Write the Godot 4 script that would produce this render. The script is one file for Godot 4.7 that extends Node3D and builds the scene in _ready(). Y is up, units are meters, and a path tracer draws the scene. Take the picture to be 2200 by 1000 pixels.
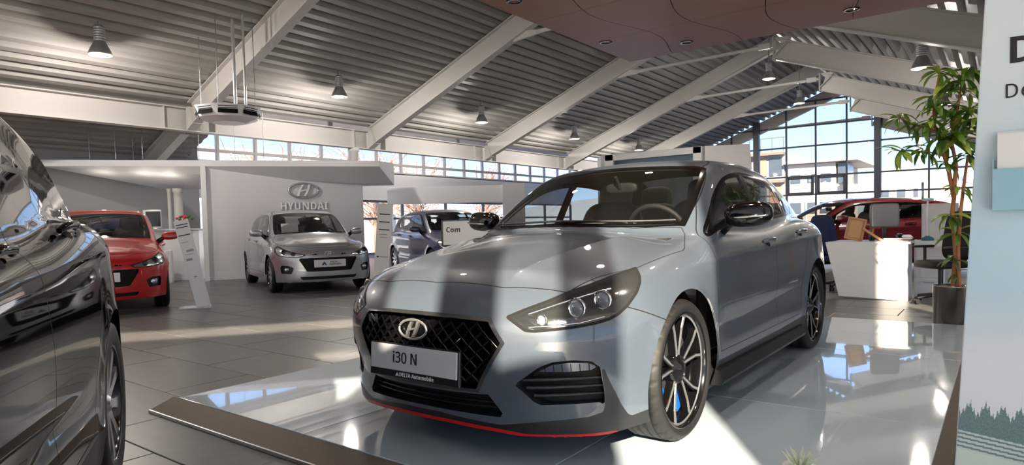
extends Node3D

var MT := {}
var HERO_H := 0.0125

func _ready() -> void:
	# ----- camera, sky, sun, exposure -----
	var cam := Camera3D.new()
	cam.name = "camera"
	cam.projection = Camera3D.PROJECTION_FRUSTUM
	cam.near = 0.1
	cam.far = 400.0
	cam.size = 0.1 * 1000.0 / 1389.298
	cam.frustum_offset = Vector2(0, 0.1 * 41.278 / 1389.298)
	cam.position = V3(0, 1.075, 0)
	cam.basis = Basis(Vector3.UP, 0.650009881) * Basis(Vector3.RIGHT, -0.0415066858) * Basis(Vector3.BACK, -0.023118604)
	cam.current = true
	add_child(cam)
	var env := Environment.new()
	env.background_mode = Environment.BG_SKY
	var sm := ProceduralSkyMaterial.new()
	sm.sky_top_color = Color(0.16, 0.36, 0.72)
	sm.sky_horizon_color = Color(0.72, 0.86, 0.98)
	sm.sky_curve = 0.22
	sm.ground_horizon_color = Color(0.62, 0.66, 0.68)
	sm.ground_bottom_color = Color(0.35, 0.36, 0.36)
	sm.sky_energy_multiplier = 1.0
	sm.sun_angle_max = 1.0
	env.sky = Sky.new()
	env.sky.sky_material = sm
	env.background_energy_multiplier = SKY_E
	env.tonemap_mode = Environment.TONE_MAPPER_LINEAR
	env.tonemap_exposure = EXPO
	env.sdfgi_enabled = true
	env.ssao_enabled = true
	env.ssil_enabled = true
	var we := WorldEnvironment.new()
	we.name = "environment"
	we.environment = env
	add_child(we)
	var sun := DirectionalLight3D.new()
	sun.name = "sun"
	sun.light_color = Color(1.0, 0.93, 0.82)
	sun.light_energy = SUN_E
	sun.light_angular_distance = 0.6
	sun.shadow_enabled = true
	sun.sky_mode = DirectionalLight3D.SKY_MODE_LIGHT_ONLY
	add_child(sun)
	sun.look_at_from_position(V3(0.55, 0.5 * 0.9957, 0.83) * 10.0, Vector3.ZERO)
	make_materials()
	build_shell()
	build_outside()
	build_front()
	build_roof()
	build_podium()
	build_fastback(V3(-2.03, 0.068, -1.915))
	build_cars()
	build_furniture()
	build_lamps()
	build_plant()

const SKY_E := 2.0
const EXPO := 1.35
const SUN_E := 5.2

func make_materials() -> void:
	MT.rubber = mat(c8(24, 24, 25), 0.6)
	MT.steel = mat(c8(150, 152, 155), 0.35, 0.9)
	MT.gloss_black = mat(c8(12, 12, 13), 0.12)
	MT.black_plastic = mat(c8(28, 29, 31), 0.42)
	MT.gap = mat(c8(8, 8, 9), 0.8)
	MT.pit = mat(c8(6, 6, 7), 0.6)
	MT.red = mat(c8(200, 18, 24), 0.35)
	MT.blue_film = mat(c8(30, 100, 190), 0.3)
	MT.chrome = mat(c8(225, 226, 228), 0.08, 1.0)
	MT.dark_chrome = mat(c8(120, 122, 126), 0.22, 0.9)
	MT.alloy = mat(c8(205, 206, 208), 0.25, 0.85)
	MT.mirror = mat(c8(220, 224, 228), 0.02, 1.0)
	MT.car_glass = glass(Color(0.07, 0.09, 0.085), 0.34)
	MT.dark_glass = glass(Color(0.02, 0.02, 0.025), 0.55)
	MT.lamp_glass = glass(Color(0.9, 0.93, 0.95), 0.03)
	MT.lamp_black = mat(c8(14, 15, 17), 0.15)
	MT.lamp_silver = mat(c8(190, 194, 200), 0.18, 0.9)
	MT.lens = glass(Color(0.8, 0.86, 0.92), 0.25)
	MT.drl = mat(c8(130, 138, 150), 0.15, 0.9)
	MT.tail_red = mat(c8(120, 8, 12), 0.12)
	MT.lining = mat(c8(38, 38, 40), 0.85)
	MT.dash = mat(c8(40, 41, 43), 0.6)
	MT.seat_grey = mat(c8(96, 98, 98), 0.6)
	MT.seat_dark = mat(c8(40, 40, 43), 0.7)
	MT.plate = mat(c8(206, 206, 212), 0.4)
	MT.ink = mat(c8(14, 14, 16), 0.5)
	MT.white = mat(c8(236, 236, 236), 0.5)
	MT.paint_grey = paint(c8(76, 86, 98), 0.35)
	MT.paint_red = paint(c8(196, 14, 20), 0.4)
	MT.paint_dark_red = paint(c8(142, 12, 28), 0.4)
	MT.paint_silver = paint(c8(176, 178, 182), 0.32, 0.6)
	MT.paint_blue = paint(c8(40, 38, 98), 0.4)
	MT.paint_black = paint(c8(16, 15, 15), 0.3)
	MT.paint_black.clearcoat_enabled = false
	MT.paint_black.roughness = 0.03
	MT.paint_black.metallic_specular = 0.42
	MT.white_wall = mat(c8(226, 226, 229), 0.55)
	MT.white_gloss = mat(c8(232, 233, 235), 0.25)
	MT.steel_white = mat(c8(198, 196, 193), 0.5)
	MT.deck = mat(c8(158, 156, 152), 0.5)
	MT.mullion = mat(c8(86, 92, 102), 0.4, 0.2)
	MT.pane = glass(Color(0.75, 0.85, 0.92), 0.03)
	MT.concrete = textured(Color(0.42, 0.42, 0.41), Color(0.52, 0.52, 0.5), 5, 0.02, 0.3, 0.85)
	MT.bronze = mat(c8(158, 112, 84), 0.3, 0.25)
	MT.grey_dark = mat(c8(150, 150, 152), 0.6)
	MT.podium = mat(c8(200, 217, 230), 0.06)
	MT.podium.clearcoat_enabled = true
	MT.podium.clearcoat = 1.0
	MT.podium.clearcoat_roughness = 0.0
	MT.skirt_strip = textured(Color(0.36, 0.31, 0.26), Color(0.47, 0.42, 0.36), 7, 0.15, 3.0, 0.55)
	MT.aluminium = mat(c8(200, 200, 200), 0.3, 0.9)
	MT.slate = mat(c8(104, 110, 120), 0.6)
	MT.blind = mat(c8(235, 235, 232), 0.8)
	MT.blind.backlight_enabled = true
	MT.blind.backlight = Color(0.85, 0.85, 0.84)
	MT.tile = []
	for k in 5:
		var v := 0.365 + 0.012 * k
		var m := textured(Color(v - 0.02, v - 0.02, v - 0.018), Color(v + 0.022, v + 0.02, v + 0.018), 20 + k, 0.03, 1.1, 0.34)
		MT.tile.append(m)
	MT.grout = mat(c8(110, 108, 104), 0.8)

# ---------- room ----------
func pane_wall(called: String, o: Vector3, u: Vector3, us: Array, ys: Array, m: Material, fw: float, parent: Node3D, skip := []) -> void:
	var n := u.cross(Vector3.UP).normalized()
	var b := Basis(u, Vector3.UP, n)
	if b.determinant() < 0: b.z = -b.z
	for i in us.size():
		var st := sb()
		box(st, o + u * us[i] + V3(0, (ys[0] + ys[-1]) * 0.5, 0), V3(fw, ys[-1] - ys[0], 0.12), 0.008, b)
		put(st, "mullion", m, parent)
	for j in ys.size():
		var st := sb()
		box(st, o + u * ((us[0] + us[-1]) * 0.5) + V3(0, ys[j], 0), V3(us[-1] - us[0], fw, 0.10), 0.008, b)
		put(st, "transom", m, parent)
	for i in us.size() - 1:
		for j in ys.size() - 1:
			if [i, j] in skip: continue
			var st := sb()
			box(st, o + u * ((us[i] + us[i + 1]) * 0.5) + V3(0, (ys[j] + ys[j + 1]) * 0.5, 0), V3(us[i + 1] - us[i] - fw * 0.8, ys[j + 1] - ys[j] - fw * 0.8, 0.012), 0, b)
			put(st, "pane", MT.pane, parent)

func build_shell() -> void:
	# floor: slab with separate tiles
	var st := sb()
	box(st, V3(-5, -0.112, -11), V3(32, 0.2, 44))
	var fl := struct(st, "floor", MT.grout)
	var tm := sb()
	box(tm, Vector3.ZERO, V3(1.193, 0.012, 0.593), 0.003)
	tm.generate_normals()
	var mesh := tm.commit()
	var far_ := sb()
	var rng := RandomNumberGenerator.new()
	rng.seed = 11
	var cells: Array = []
	for j in range(-14, 54):
		for i in range(-14, 10):
			var c := V3(-0.9 + 1.2 * i + (0.6 if posmod(j, 2) == 1 else 0.0), -0.006, -1.715 - 0.6 * j)
			if c.x < -20.4 or c.x > 10 or c.z > 8.5 or c.z < -32: continue
			cells.append(c)
	var fw := Vector3(-0.605, 0, -0.796)
	cells.sort_custom(func(p, q): return p.length() + (100.0 if p.dot(fw) < 0.78 * p.length() - 0.4 else 0.0) < q.length() + (100.0 if q.dot(fw) < 0.78 * q.length() - 0.4 else 0.0))
	for k in cells.size():
		var c: Vector3 = cells[k]
		if k < 290:
			var o := put_mesh(mesh, "tile", MT.tile[rng.randi() % 5], fl)
			o.position = c + V3(0, rng.randf_range(-0.0004, 0.0004), 0)
		else: box(far_, c, V3(1.193, 0.012, 0.593))
	put(far_, "tile_field", MT.tile[2], fl).set_meta("kind", "stuff")
	# far gable wall: glass between steel posts
	st = sb()
	box(st, V3(-6.5, -0.05, -32), V3(15.4, 0.3, 0.3))
	var g := struct(st, "wall_far", MT.mullion)
	pane_wall("window", V3(-13.17, 0, -32), Vector3.RIGHT, [0, 1.27, 2.54, 3.81, 5.08, 6.35, 7.62, 8.82, 10.7, 12.6, 14.4], [0.1, 2.15, 3.0, 4.37, 5.3, 6.4], MT.mullion, 0.07, g)
	for x in [-9.4, -4.32, 0.95]:
		st = sb()
		box(st, V3(x, 3.1, -31.85), V3(0.26, 6.2, 0.26), 0.01)
		put(st, "post", MT.mullion, g)
	for q in [[-6.7, -5.62], [-8.0, -6.95]]:
		st = sb()
		for y in [2.2, 2.92]: box(st, V3((q[0] + q[1]) * 0.5, y, -31.92), V3(q[1] - q[0], 0.12, 0.1), 0.01)
		for x in q: box(st, V3(x, 2.56, -31.92), V3(0.12, 0.8, 0.1), 0.01)
		put(st, "casement", MT.mullion, g)
	# left outer wall with a white fascia, glass above and below
	st = sb()
	box(st, V3(-20.1, 2.72, -20), V3(0.3, 1.14, 24))
	var lw := struct(st, "wall_left", MT.white_wall)
	var us: Array = []
	for k in 18: us.append(k * 1.32)
	pane_wall("window", V3(-20.0, 0, -32), Vector3.BACK, us, [3.3, 3.65, 4.75], MT.steel_white, 0.10, lw)
	pane_wall("window", V3(-20.0, 0, -32), Vector3.BACK, [0, 2.64, 5.28, 7.92, 10.56, 13.2, 15.84, 18.48, 21.12], [0.05, 1.45, 2.14], MT.mullion, 0.09, lw)
	st = sb()
	box(st, V3(-16.3, 2.35, 0.5), V3(0.2, 1.3, 17.2))
	box(st, V3(-16.3, 0.85, 0.5), V3(0.2, 1.7, 17.2))
	box(st, V3(-18.2, 2.4, -8.2), V3(4.0, 5.0, 0.2))
	put(st, "solid_wall", MT.grey_dark, lw)
	# right side and front enclosure, out of view
	st = sb()
	box(st, V3(1.45, 2.4, -21), V3(0.3, 4.8, 22))
	box(st, V3(6.2, 3.1, -10.0), V3(10, 6.3, 0.3))
	struct(st, "wall_right", MT.slate)
	st = sb()
	box(st, V3(-12.2, 1.6, 9.1), V3(16.0, 3.2, 0.04))
	box(st, V3(-12.2, 5.9, 9.1), V3(16.0, 4.0, 0.04))
	struct(st, "wall_back", MT.blind)

# glazed street front behind the camera, running across the view
func build_front() -> void:
	var o := V3(10.6, 0, -9.97)
	var u := V3(-0.6, 0, 0.8)
	var n := V3(-0.8, 0, -0.6)
	var b := Basis(u, Vector3.UP, n)
	if b.determinant() < 0: b.z = -b.z
	var st := sb()
	box(st, o + u * 12.6 + V3(0, 6.15, 0), V3(25.2, 0.3, 0.25), 0, b)
	var w := struct(st, "wall_front", MT.white_wall)
	# wide panels stand between the panes
	for q in FRONT_BARS:
		st = sb()
		box(st, o + u * ((q[0] + q[1]) * 0.5) + V3(0, (q[2] + q[3]) * 0.5, 0), V3(q[1] - q[0], q[3] - q[2], 0.03 if q[3] > 2.0 else 0.16), 0.005, b)
		put(st, "front_panel", MT.blind if q[3] > 2.0 else MT.slate, w)
	for k in 12:
		st = sb()
		box(st, o + u * (k * 2.1 + 1.05) + V3(0, 3.0, 0), V3(2.09, 6.0, 0.012), 0, b)
		put(st, "pane", MT.pane, w)

# u from, u to, foot, head of the opaque panels of the street front
var FRONT_BARS := [[0.0, 10.52, 1.6, 6.0], [10.80, 14.36, 1.6, 6.0], [14.95, 15.20, 1.5, 6.0], [15.20, 15.48, 1.5, 3.15], [15.48, 15.76, 1.5, 6.0], [15.76, 16.05, 1.5, 3.42], [16.05, 16.55, 1.5, 6.0],
	[16.55, 25.2, 1.5, 3.24], [16.55, 25.2, 3.39, 3.47], [16.55, 25.2, 3.76, 4.23], [16.55, 25.2, 4.42, 5.15], [16.55, 25.2, 5.50, 6.0],
	[2.0, 2.1, 0, 1.6], [5.0, 5.1, 0, 1.6], [8.0, 8.1, 0, 1.6], [13.0, 13.1, 0, 1.6], [18.5, 18.6, 0, 1.5], [21.0, 21.1, 0, 1.5]]

func ibeam(st: SurfaceTool, a: Vector3, c: Vector3, dep: float, wid: float, tf := 0.025, tw := 0.02) -> void:
	# a, c: middle of the lower flange; dep upright
	var d := (c - a).normalized()
	var side := d.cross(Vector3.UP).normalized()
	var up := side.cross(d).normalized()
	var b := Basis(side, up, -d)
	var l := a.distance_to(c)
	var m := (a + c) * 0.5
	box(st, m + up * tf * 0.5, V3(wid, tf, l), 0.004, b)
	box(st, m + up * (dep - tf * 0.5), V3(wid, tf, l), 0.004, b)
	box(st, m + up * dep * 0.5, V3(tw, dep - tf * 1.6, l), 0, b)

# trapezoid sheet hung between two points of the slope, ribs along z
func deck(st: SurfaceTool, x0: float, y0: float, x1: float, y1: float, z0: float, z1: float) -> void:
	flat(st)
	var l := Vector2(x0, y0).distance_to(Vector2(x1, y1))
	var d := Vector2(x1 - x0, y1 - y0) / l
	var n := Vector2(-d.y, d.x)
	if n.y < 0: n = -n
	var pts: Array = []
	var u := 0.0
	while u < l:
		for q in [[0.0, 0.0], [0.11, 0.0], [0.15, 0.11], [0.23, 0.11]]:
			if u + q[0] <= l: pts.append(Vector2(x0, y0) + d * (u + q[0]) + n * q[1])
		u += 0.27
	for i in pts.size() - 1:
		var p: Vector2 = pts[i]
		var q: Vector2 = pts[i + 1]
		quad(st, V3(p.x, p.y, z0), V3(q.x, q.y, z0), V3(q.x, q.y, z1), V3(p.x, p.y, z1))

const FRAMES := [3.0, -2.0, -7.0, -11.95, -16.95, -22.0, -27.0, -32.0]
const NAMES := ["", "", "beam carrying the air heater at its foot, nearest of the left slope", "second beam from the left, lit at its foot", "third beam from the left, ending under the bronze ceiling panel's corner", "fourth beam from the left, in bluish shade", "fifth beam from the left, far and in bluish shade", "last beam along the top of the far window"]
const NAMES_R := ["", "", "", "nearest beam of the right slope, leaving the frame at the top right", "right slope beam with a boxed end plate, second nearest", "right slope beam with a boxed end plate, third nearest", "short grey right slope beam against the far window", "last beam of the right slope"]

func build_roof() -> void:
	# roof build-up above the sheets
	var st := sb()
	for q in [[-14.4, 3.96, -4.4, 7.92, 41.6], [-4.4, 5.99, 1.4, 3.89, 27.8]]:
		var pl := PackedVector2Array([V(q[0], q[1]), V(q[2], q[3]), V(q[2], q[3] + 0.25), V(q[0], q[1] + 0.25)])
		prism(st, pl, q[4], Transform3D(Basis(), V3(0, 0, -32.3)))
	box(st, V3(-4.45, 6.9, -11.5), V3(0.2, 2.2, 41.6))
	prism(st, PackedVector2Array([V(1.1, 10.1), V(10.85, 10.1), V(-4.5, -10.4), V(-4.5, 4.4), V(1.1, 4.4)]), 0.25, Transform3D(Basis(Vector3.RIGHT, -PI / 2), V3(0, 6.28, 0)))
	prism(st, PackedVector2Array([V(1.3, 3.6), V(1.3, 6.3), V(-4.5, 6.3), V(-4.5, 5.7)]), 0.2, Transform3D(Basis(), V3(0, 0, -4.6)))
	box(st, V3(-17.2, 4.95, -20), V3(6.0, 0.25, 24.2))
	box(st, V3(-15.2, 4.4, -8.1), V3(2.4, 1.2, 0.2))
	prism(st, PackedVector2Array([V(-16.4, 2.95), V(-13.9, 3.95), V(-13.9, 4.25), V(-16.4, 3.25)]), 17.4, Transform3D(Basis(), V3(0, 0, -8.1)))
	box(st, V3(1.2, 5.0, -7.3), V3(0.25, 2.7, 5.6))
	box(st, V3(-14.05, 4.4, -11.5), V3(0.2, 1.0, 41))
	var ce := struct(st, "ceiling", MT.steel_white)
	for k in FRAMES.size() - 1:
		st = sb()
		deck(st, -13.9, 3.85, -4.6, 3.85 + 9.3 * 0.396, FRAMES[k + 1], FRAMES[k])
		put(st, "deck_sheet", MT.deck, ce)
		st = sb()
		if FRAMES[k + 1] < -5:
			deck(st, 1.2, 3.56, -4.5, 3.56 + 5.7 * 0.362, FRAMES[k + 1], minf(FRAMES[k], -4.6))
			put(st, "deck_sheet", MT.deck, ce)
	for q in [[-8.0, -2.0], [-2.0, 3.0], [3.0, 9.0]]:
		st = sb()
		deck(st, -16.2, 2.91, -14.1, 3.74, q[0], q[1])
		put(st, "deck_sheet", MT.deck, ce)
	for k in FRAMES.size():
		var z: float = FRAMES[k]
		var lab: String = NAMES[k] if NAMES[k] else "beam behind the camera on the left slope"
		var t := thing("roof_beam", "sloping white steel roof %s" % lab, "beam", V3(-14, 3.24, z), 0, "sloping roof beams")
		st = sb()
		ibeam(st, V3(0.36, 0.14, 0), V3(9.3, 9.3 * 0.396, 0), 0.5, 0.2)
		put(st, "girder", MT.steel_white, t)
		st = sb()
		box(st, V3(0.15, 0.27, 0), V3(0.02, 0.46, 0.22))
		prism(st, PackedVector2Array([V(0.14, 0.02), V(0.38, 0.14), V(0.38, 0.17), V(0.24, 0.5), V(0.14, 0.5)]), 0.2, Transform3D(Basis(), V3(0, 0, -0.1)))
		put(st, "end_stiffener", MT.steel_white, t)
		st = sb()
		prism(st, PackedVector2Array([V(5.1, 2.0), V(5.9, 2.06), V(5.9, 2.12), V(5.3, 2.2)]), 0.06, Transform3D(Basis(), V3(0, 0, -0.03)))
		tube(st, [V3(5.75, 2.1, 0), V3(9.4, 2.15, 0)], 0.045, 10)
		box(st, V3(9.2, 2.15, 0), V3(0.3, 0.14, 0.10), 0.01)
		put(st, "tie_rod", MT.steel_white, t)
		if k > 1:
			var labr: String = NAMES_R[k] if NAMES_R[k] else "beam of the right slope hidden above the bronze panel"
			t = thing("roof_beam", "white steel roof %s" % labr, "beam", V3(-4.55, 5.02, z), 0, "right slope roof beams")
			st = sb()
			ibeam(st, V3(0, 0, 0), V3(5.2, -5.2 * 0.362, 0), 0.5, 0.2)
			put(st, "girder", MT.steel_white, t)
			st = sb()
			box(st, V3(-0.01, 0.26, 0), V3(0.025, 0.58, 0.22), 0.004)
			box(st, V3(0.16, 0.24, 0), V3(0.5, 0.02, 0.2), 0.003, Basis(Vector3.BACK, 0.75))
			put(st, "end_plate", MT.steel_white, t)
			st = sb()
			prism(st, PackedVector2Array([V(0.0, 0.52), V(0.12, 0.42), V(0.24, 0.36), V(0.36, 0.46), V(0.42, 0.52)]), 0.14, Transform3D(Basis(), V3(0, 0, -0.07)))
			put(st, "saddle", MT.steel_white, t)
	# long eaves girders
	for q in [[-14.0, 3.24, "long white steel eaves girder carrying the feet of the left beams", 0.5], [0.98, 2.92, "white steel eaves girder on the right, behind the display board", 0.5]]:
		var t := thing("eaves_girder", q[2], "girder", V3(q[0], q[1], -11.5))
		st = sb()
		ibeam(st, V3(0, 0, -20.2), V3(0, 0, 20.2 if q[0] < 0 else 6.8), q[3], 0.24)
		put(st, "girder", MT.steel_white, t)
		for z in FRAMES:
			for dz in [0.55, -0.55]:
				if z + 11.5 + dz > (20 if q[0] < 0 else 6.5) or z + 11.5 + dz < -20: continue
				st = sb()
				box(st, V3(0, 0.25, z + 11.5 + dz), V3(0.22, 0.45, 0.015))
				put(st, "stiffener", MT.steel_white, t)
	for q in [[-7.0, "second grey steel beam of the low side aisle, seen under the eaves girder"], [-2.0, "grey steel beam of the side aisle beside the black SUV's roof"]]:
		var t := thing("aisle_beam", q[1], "beam", V3(-14.12, 3.2, q[0]), 0, "aisle roof beams")
		st = sb()
		ibeam(st, V3(-0.05, 0, 0), V3(-1.95, -0.77, 0), 0.42, 0.2)
		put(st, "girder", MT.steel_white, t)
	for q in [[-15.25, -7.31, 0.095, 2.1, "thick round white column under the canopy, left of the logo wall"], [-15.42, -7.19, 0.04, 2.1, "thin white post beside the thick column under the canopy"], [-14.0, -11.45, 0.12, 3.24, "round white column behind the right end of the logo wall"]]:
		st = sb()
		var cr: float = q[2]
		lathe(st, [V(cr * 1.3, 0), V(cr * 1.3, 0.02), V(cr, 0.03), V(cr, q[3] - 0.1), V(cr * 1.25, q[3] - 0.08), V(cr * 1.25, q[3]), V(0, q[3])], 28)
		var o := put(st, "column", MT.steel_white)
		tag(o, q[4], "column")
		o.position = V3(q[0], 0, q[1])
	# white canopy hung from thin rods
	st = sb()
	flat(st)
	var nl := V3(-15.69, 2.5, -4.76)
	var nr := V3(-11.53, 2.5, -10.16)
	var fl := V3(-15.92, 2.1, -7.40)
	var fr := V3(-11.75, 2.1, -10.81)
	var up := V3(0, 0.13, 0)
	quad(st, nl, fl, fr, nr)
	quad(st, nl + up, nr + up, V3(fr.x, 2.63, fr.z), V3(fl.x, 2.63, fl.z))
	quad(st, nl, nr, nr + up, nl + up)
	quad(st, fl, V3(fl.x, 2.63, fl.z), V3(fr.x, 2.63, fr.z), fr)
	quad(st, nr, fr, V3(fr.x, 2.63, fr.z), nr + up)
	quad(st, nl, nl + up, V3(fl.x, 2.63, fl.z), fl)
	var can := put(st, "canopy", MT.white_wall)
	tag(can, "wide white flat canopy hung on thin rods over the logo wall", "canopy")
	st = sb()
	for q in [[-15.2, -5.5], [-14.95, -5.9], [-14.62, -6.3], [-14.0, -7.2], [-13.5, -7.75], [-13.1, -8.2], [-15.3, -6.4]]: tube(st, [V3(q[0], 2.66, q[1]), V3(q[0], 3.7, q[1])], 0.008, 6)
	put(st, "hanging_rods", MT.steel, can)
	for q in [[-15.25, -5.75], [-14.75, -6.35], [-14.5, -6.75]]:
		st = sb()
		lathe(st, [V(0, -0.01), V(0.05, -0.01), V(0.06, 0.0)], 16, Transform3D(Basis(), V3(q[0], 2.46, q[1])))
		put(st, "spot", glow(Color(1, 0.9, 0.75), 3.0), can)
		var ol := OmniLight3D.new()
		ol.name = "spot_light"
		ol.light_color = Color(1, 0.95, 0.88)
		ol.light_energy = 0.08
		ol.light_size = 0.05
		ol.omni_range = 20
		ol.omni_attenuation = 2.0
		ol.shadow_enabled = true
		can.add_child(ol)
		ol.position = V3(q[0], 2.1, q[1])
	# bronze ceiling panel over the podium: boards with wavy joints
	var bp := thing("ceiling_panel", "bronze brown suspended ceiling panel with wavy joints over the grey car", "ceiling panel", V3(-2.05, 3.4, -5.1))
	st = sb()
	box(st, V3(0, 0.10, 0), V3(4.5, 0.08, 7.0))
	put(st, "backing", MT.gap, bp)
	var wave := func(i: int, z: float) -> float:
		if i <= 0: return -2.28
		if i >= 6: return 2.28
		return -2.28 + 0.76 * i + 0.12 * sin(z * 2.6 + i * 1.9)
	var zs := [-3.52, -2.3, -1.1, 0.1, 1.3, 2.5, 3.52]
	for i in 6:
		for j in 6:
			var pg := PackedVector2Array()
			for k in 9:
				var z := lerpf(zs[j] + 0.003, zs[j + 1] - 0.003, k / 8.0)
				pg.append(V(wave.call(i, z) + (0.005 if i > 0 else 0.0), -z))
			for k in 9:
				var z := lerpf(zs[j + 1] - 0.003, zs[j] + 0.003, k / 8.0)
				pg.append(V(wave.call(i + 1, z) - (0.005 if i < 5 else 0.0), -z))
			st = sb()
			prism(st, pg, 0.06, Transform3D(Basis(Vector3.RIGHT, -PI / 2), Vector3.ZERO))
			put(st, "board", MT.bronze, bp)
	st = sb()
	for q in [[-1.8, -3], [1.8, -3], [-1.8, 2.5], [1.8, 2.5]]: tube(st, [V3(q[0], 0.1, q[1]), V3(q[0], 2.6, q[1])], 0.01, 6)
	put(st, "hanging_rods", MT.steel, bp)
	var ds := [[-4.07, -5.49, "at the bronze panel's left edge, top of the frame"], [-4.10, -7.49, "in the bronze panel, second from the left"], [-3.30, -8.20, "in the bronze panel, third from the left"], [-1.37, -8.19, "at the bronze panel's right edge"],
		[-2.75, -5.49, "above the grey car's right rear seat"], [-1.37, -5.49, "beside the grey car's left rear wheel"], [-4.07, -3.2, "over the podium's left edge"], [-2.75, -3.2, "above the right half of the grey bonnet"], [-1.37, -3.2, "above the grey car's left front wheel"], [-0.3, -6.5, "over the podium's far right corner"], [-0.3, -3.2, "over the podium beside the display board"]]
	for q in ds:
		var t := thing("downlight", "round downlight %s" % q[2], "downlight", V3(q[0], 3.4, q[1]), 0, "downlights in the bronze panel")
		st = sb()
		lathe(st, [V(0.055, -0.006), V(0.085, -0.006), V(0.088, 0.0), V(0.088, 0.004)], 28)
		lathe(st, [V(0.055, 0.03), V(0.055, -0.006)], 28)
		put(st, "trim_ring", MT.gloss_black, t)
		st = sb()
		lathe(st, [V(0, 0.004), V(0.05, 0.004), V(0.05, 0.02)], 24)
		put(st, "bulb", glow(Color(1.0, 0.95, 0.88), 10.0), t)
		var sl := SpotLight3D.new()
		sl.name = "downlight_beam"
		sl.light_color = Color(1, 0.95, 0.88)
		sl.light_energy = 1.1
		sl.spot_angle = 62
		sl.spot_angle_attenuation = 1.0
		sl.spot_range = 12
		sl.light_size = 0.05
		sl.shadow_enabled = true
		t.add_child(sl)
		sl.position = V3(0, -0.03, 0)
		sl.rotation.x = -PI / 2

func build_podium() -> void:
	var t := thing("podium", "low podium of glossy white glass panels under the grey car", "podium", V3(-2.11, 0, -4.5))
	var x0 := -1.89
	var z0 := -2.63
	var st := sb()
	box(st, V3(0, 0.028, 0), V3(3.76, 0.056, 5.24))
	put(st, "base", MT.grey_dark, t)
	for i in 3:
		for j in 3:
			st = sb()
			box(st, V3(x0 + 0.63 + 1.26 * i, 0.062, z0 + 0.8767 + 1.7533 * j), V3(1.254, 0.012, 1.747), 0.002)
			put(st, "glass_panel", MT.podium, t)
	for q in [[0.0, 2.70, 3.92, 0.0], [1.915, 0.0, 5.3, PI / 2], [-1.95, 0.0, 5.3, -PI / 2]]:
		st = sb()
		var wd: float = 0.07 if q[3] == 0.0 else 0.03
		var pr := PackedVector2Array([V(-wd, 0.0), V(-wd, 0.064), V(wd, 0.016), V(wd, 0.0)])
		if q[3] < 0: continue
		prism(st, pr, q[2], Transform3D(Basis(Vector3(0, 0, 1) if q[3] == 0.0 else Vector3(1, 0, 0), Vector3.UP, Vector3(-1, 0, 0) if q[3] == 0.0 else Vector3(0, 0, 1)), V3(q[0] + (q[2] * 0.5 if q[3] == 0.0 else 0.0), 0, q[1] - (q[2] * 0.5 if q[3] != 0.0 else 0.0))))
		put(st, "edge_strip", MT.skirt_strip, t)
	st = sb()
	box(st, V3(0.0, 0.010, 2.775), V3(3.92, 0.020, 0.010), 0.002)
	put(st, "edge_profile", MT.aluminium, t)

# ---------- naming, tagging, mesh helpers ----------
var taken := {}

func numbered(n: String) -> String:
	var k: int = taken.get(n, 0)
	taken[n] = k + 1
	return n if k == 0 else "%s_%03d" % [n, k]

func tag(o: Node3D, label := "", category := "", group := "", kind := "") -> Node3D:
	if label: o.set_meta("label", label)
	if category: o.set_meta("category", category)
	if group: o.set_meta("group", group)
	if kind: o.set_meta("kind", kind)
	return o

func thing(called: String, label: String, category: String, at := Vector3.ZERO, turn := 0.0, group := "") -> Node3D:
	var o := Node3D.new()
	o.name = numbered(called)
	add_child(o)
	o.position = at
	o.rotation.y = turn
	tag(o, label, category, group)
	return o

func sb() -> SurfaceTool:
	var st := SurfaceTool.new()
	st.begin(Mesh.PRIMITIVE_TRIANGLES)
	return st

func put(st: SurfaceTool, called: String, m: Material, parent: Node3D = null) -> MeshInstance3D:
	st.generate_normals()
	return put_mesh(st.commit(), called, m, parent)

func put_mesh(me: Mesh, called: String, m: Material, parent: Node3D = null) -> MeshInstance3D:
	var o := MeshInstance3D.new()
	o.mesh = me
	o.material_override = m
	if parent:
		o.name = called
		parent.add_child(o, true)
	else:
		o.name = numbered(called)
		add_child(o)
	return o

func struct(st: SurfaceTool, called: String, m: Material) -> MeshInstance3D:
	var o := put(st, called, m)
	o.set_meta("kind", "structure")
	return o

func quad(st: SurfaceTool, a: Vector3, b: Vector3, c: Vector3, d: Vector3) -> void:
	for p in [a, b, c, a, c, d]: st.add_vertex(p)

func flat(st: SurfaceTool) -> void: st.set_smooth_group(0xFFFFFFFF)
func soft(st: SurfaceTool) -> void: st.set_smooth_group(1)

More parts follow.
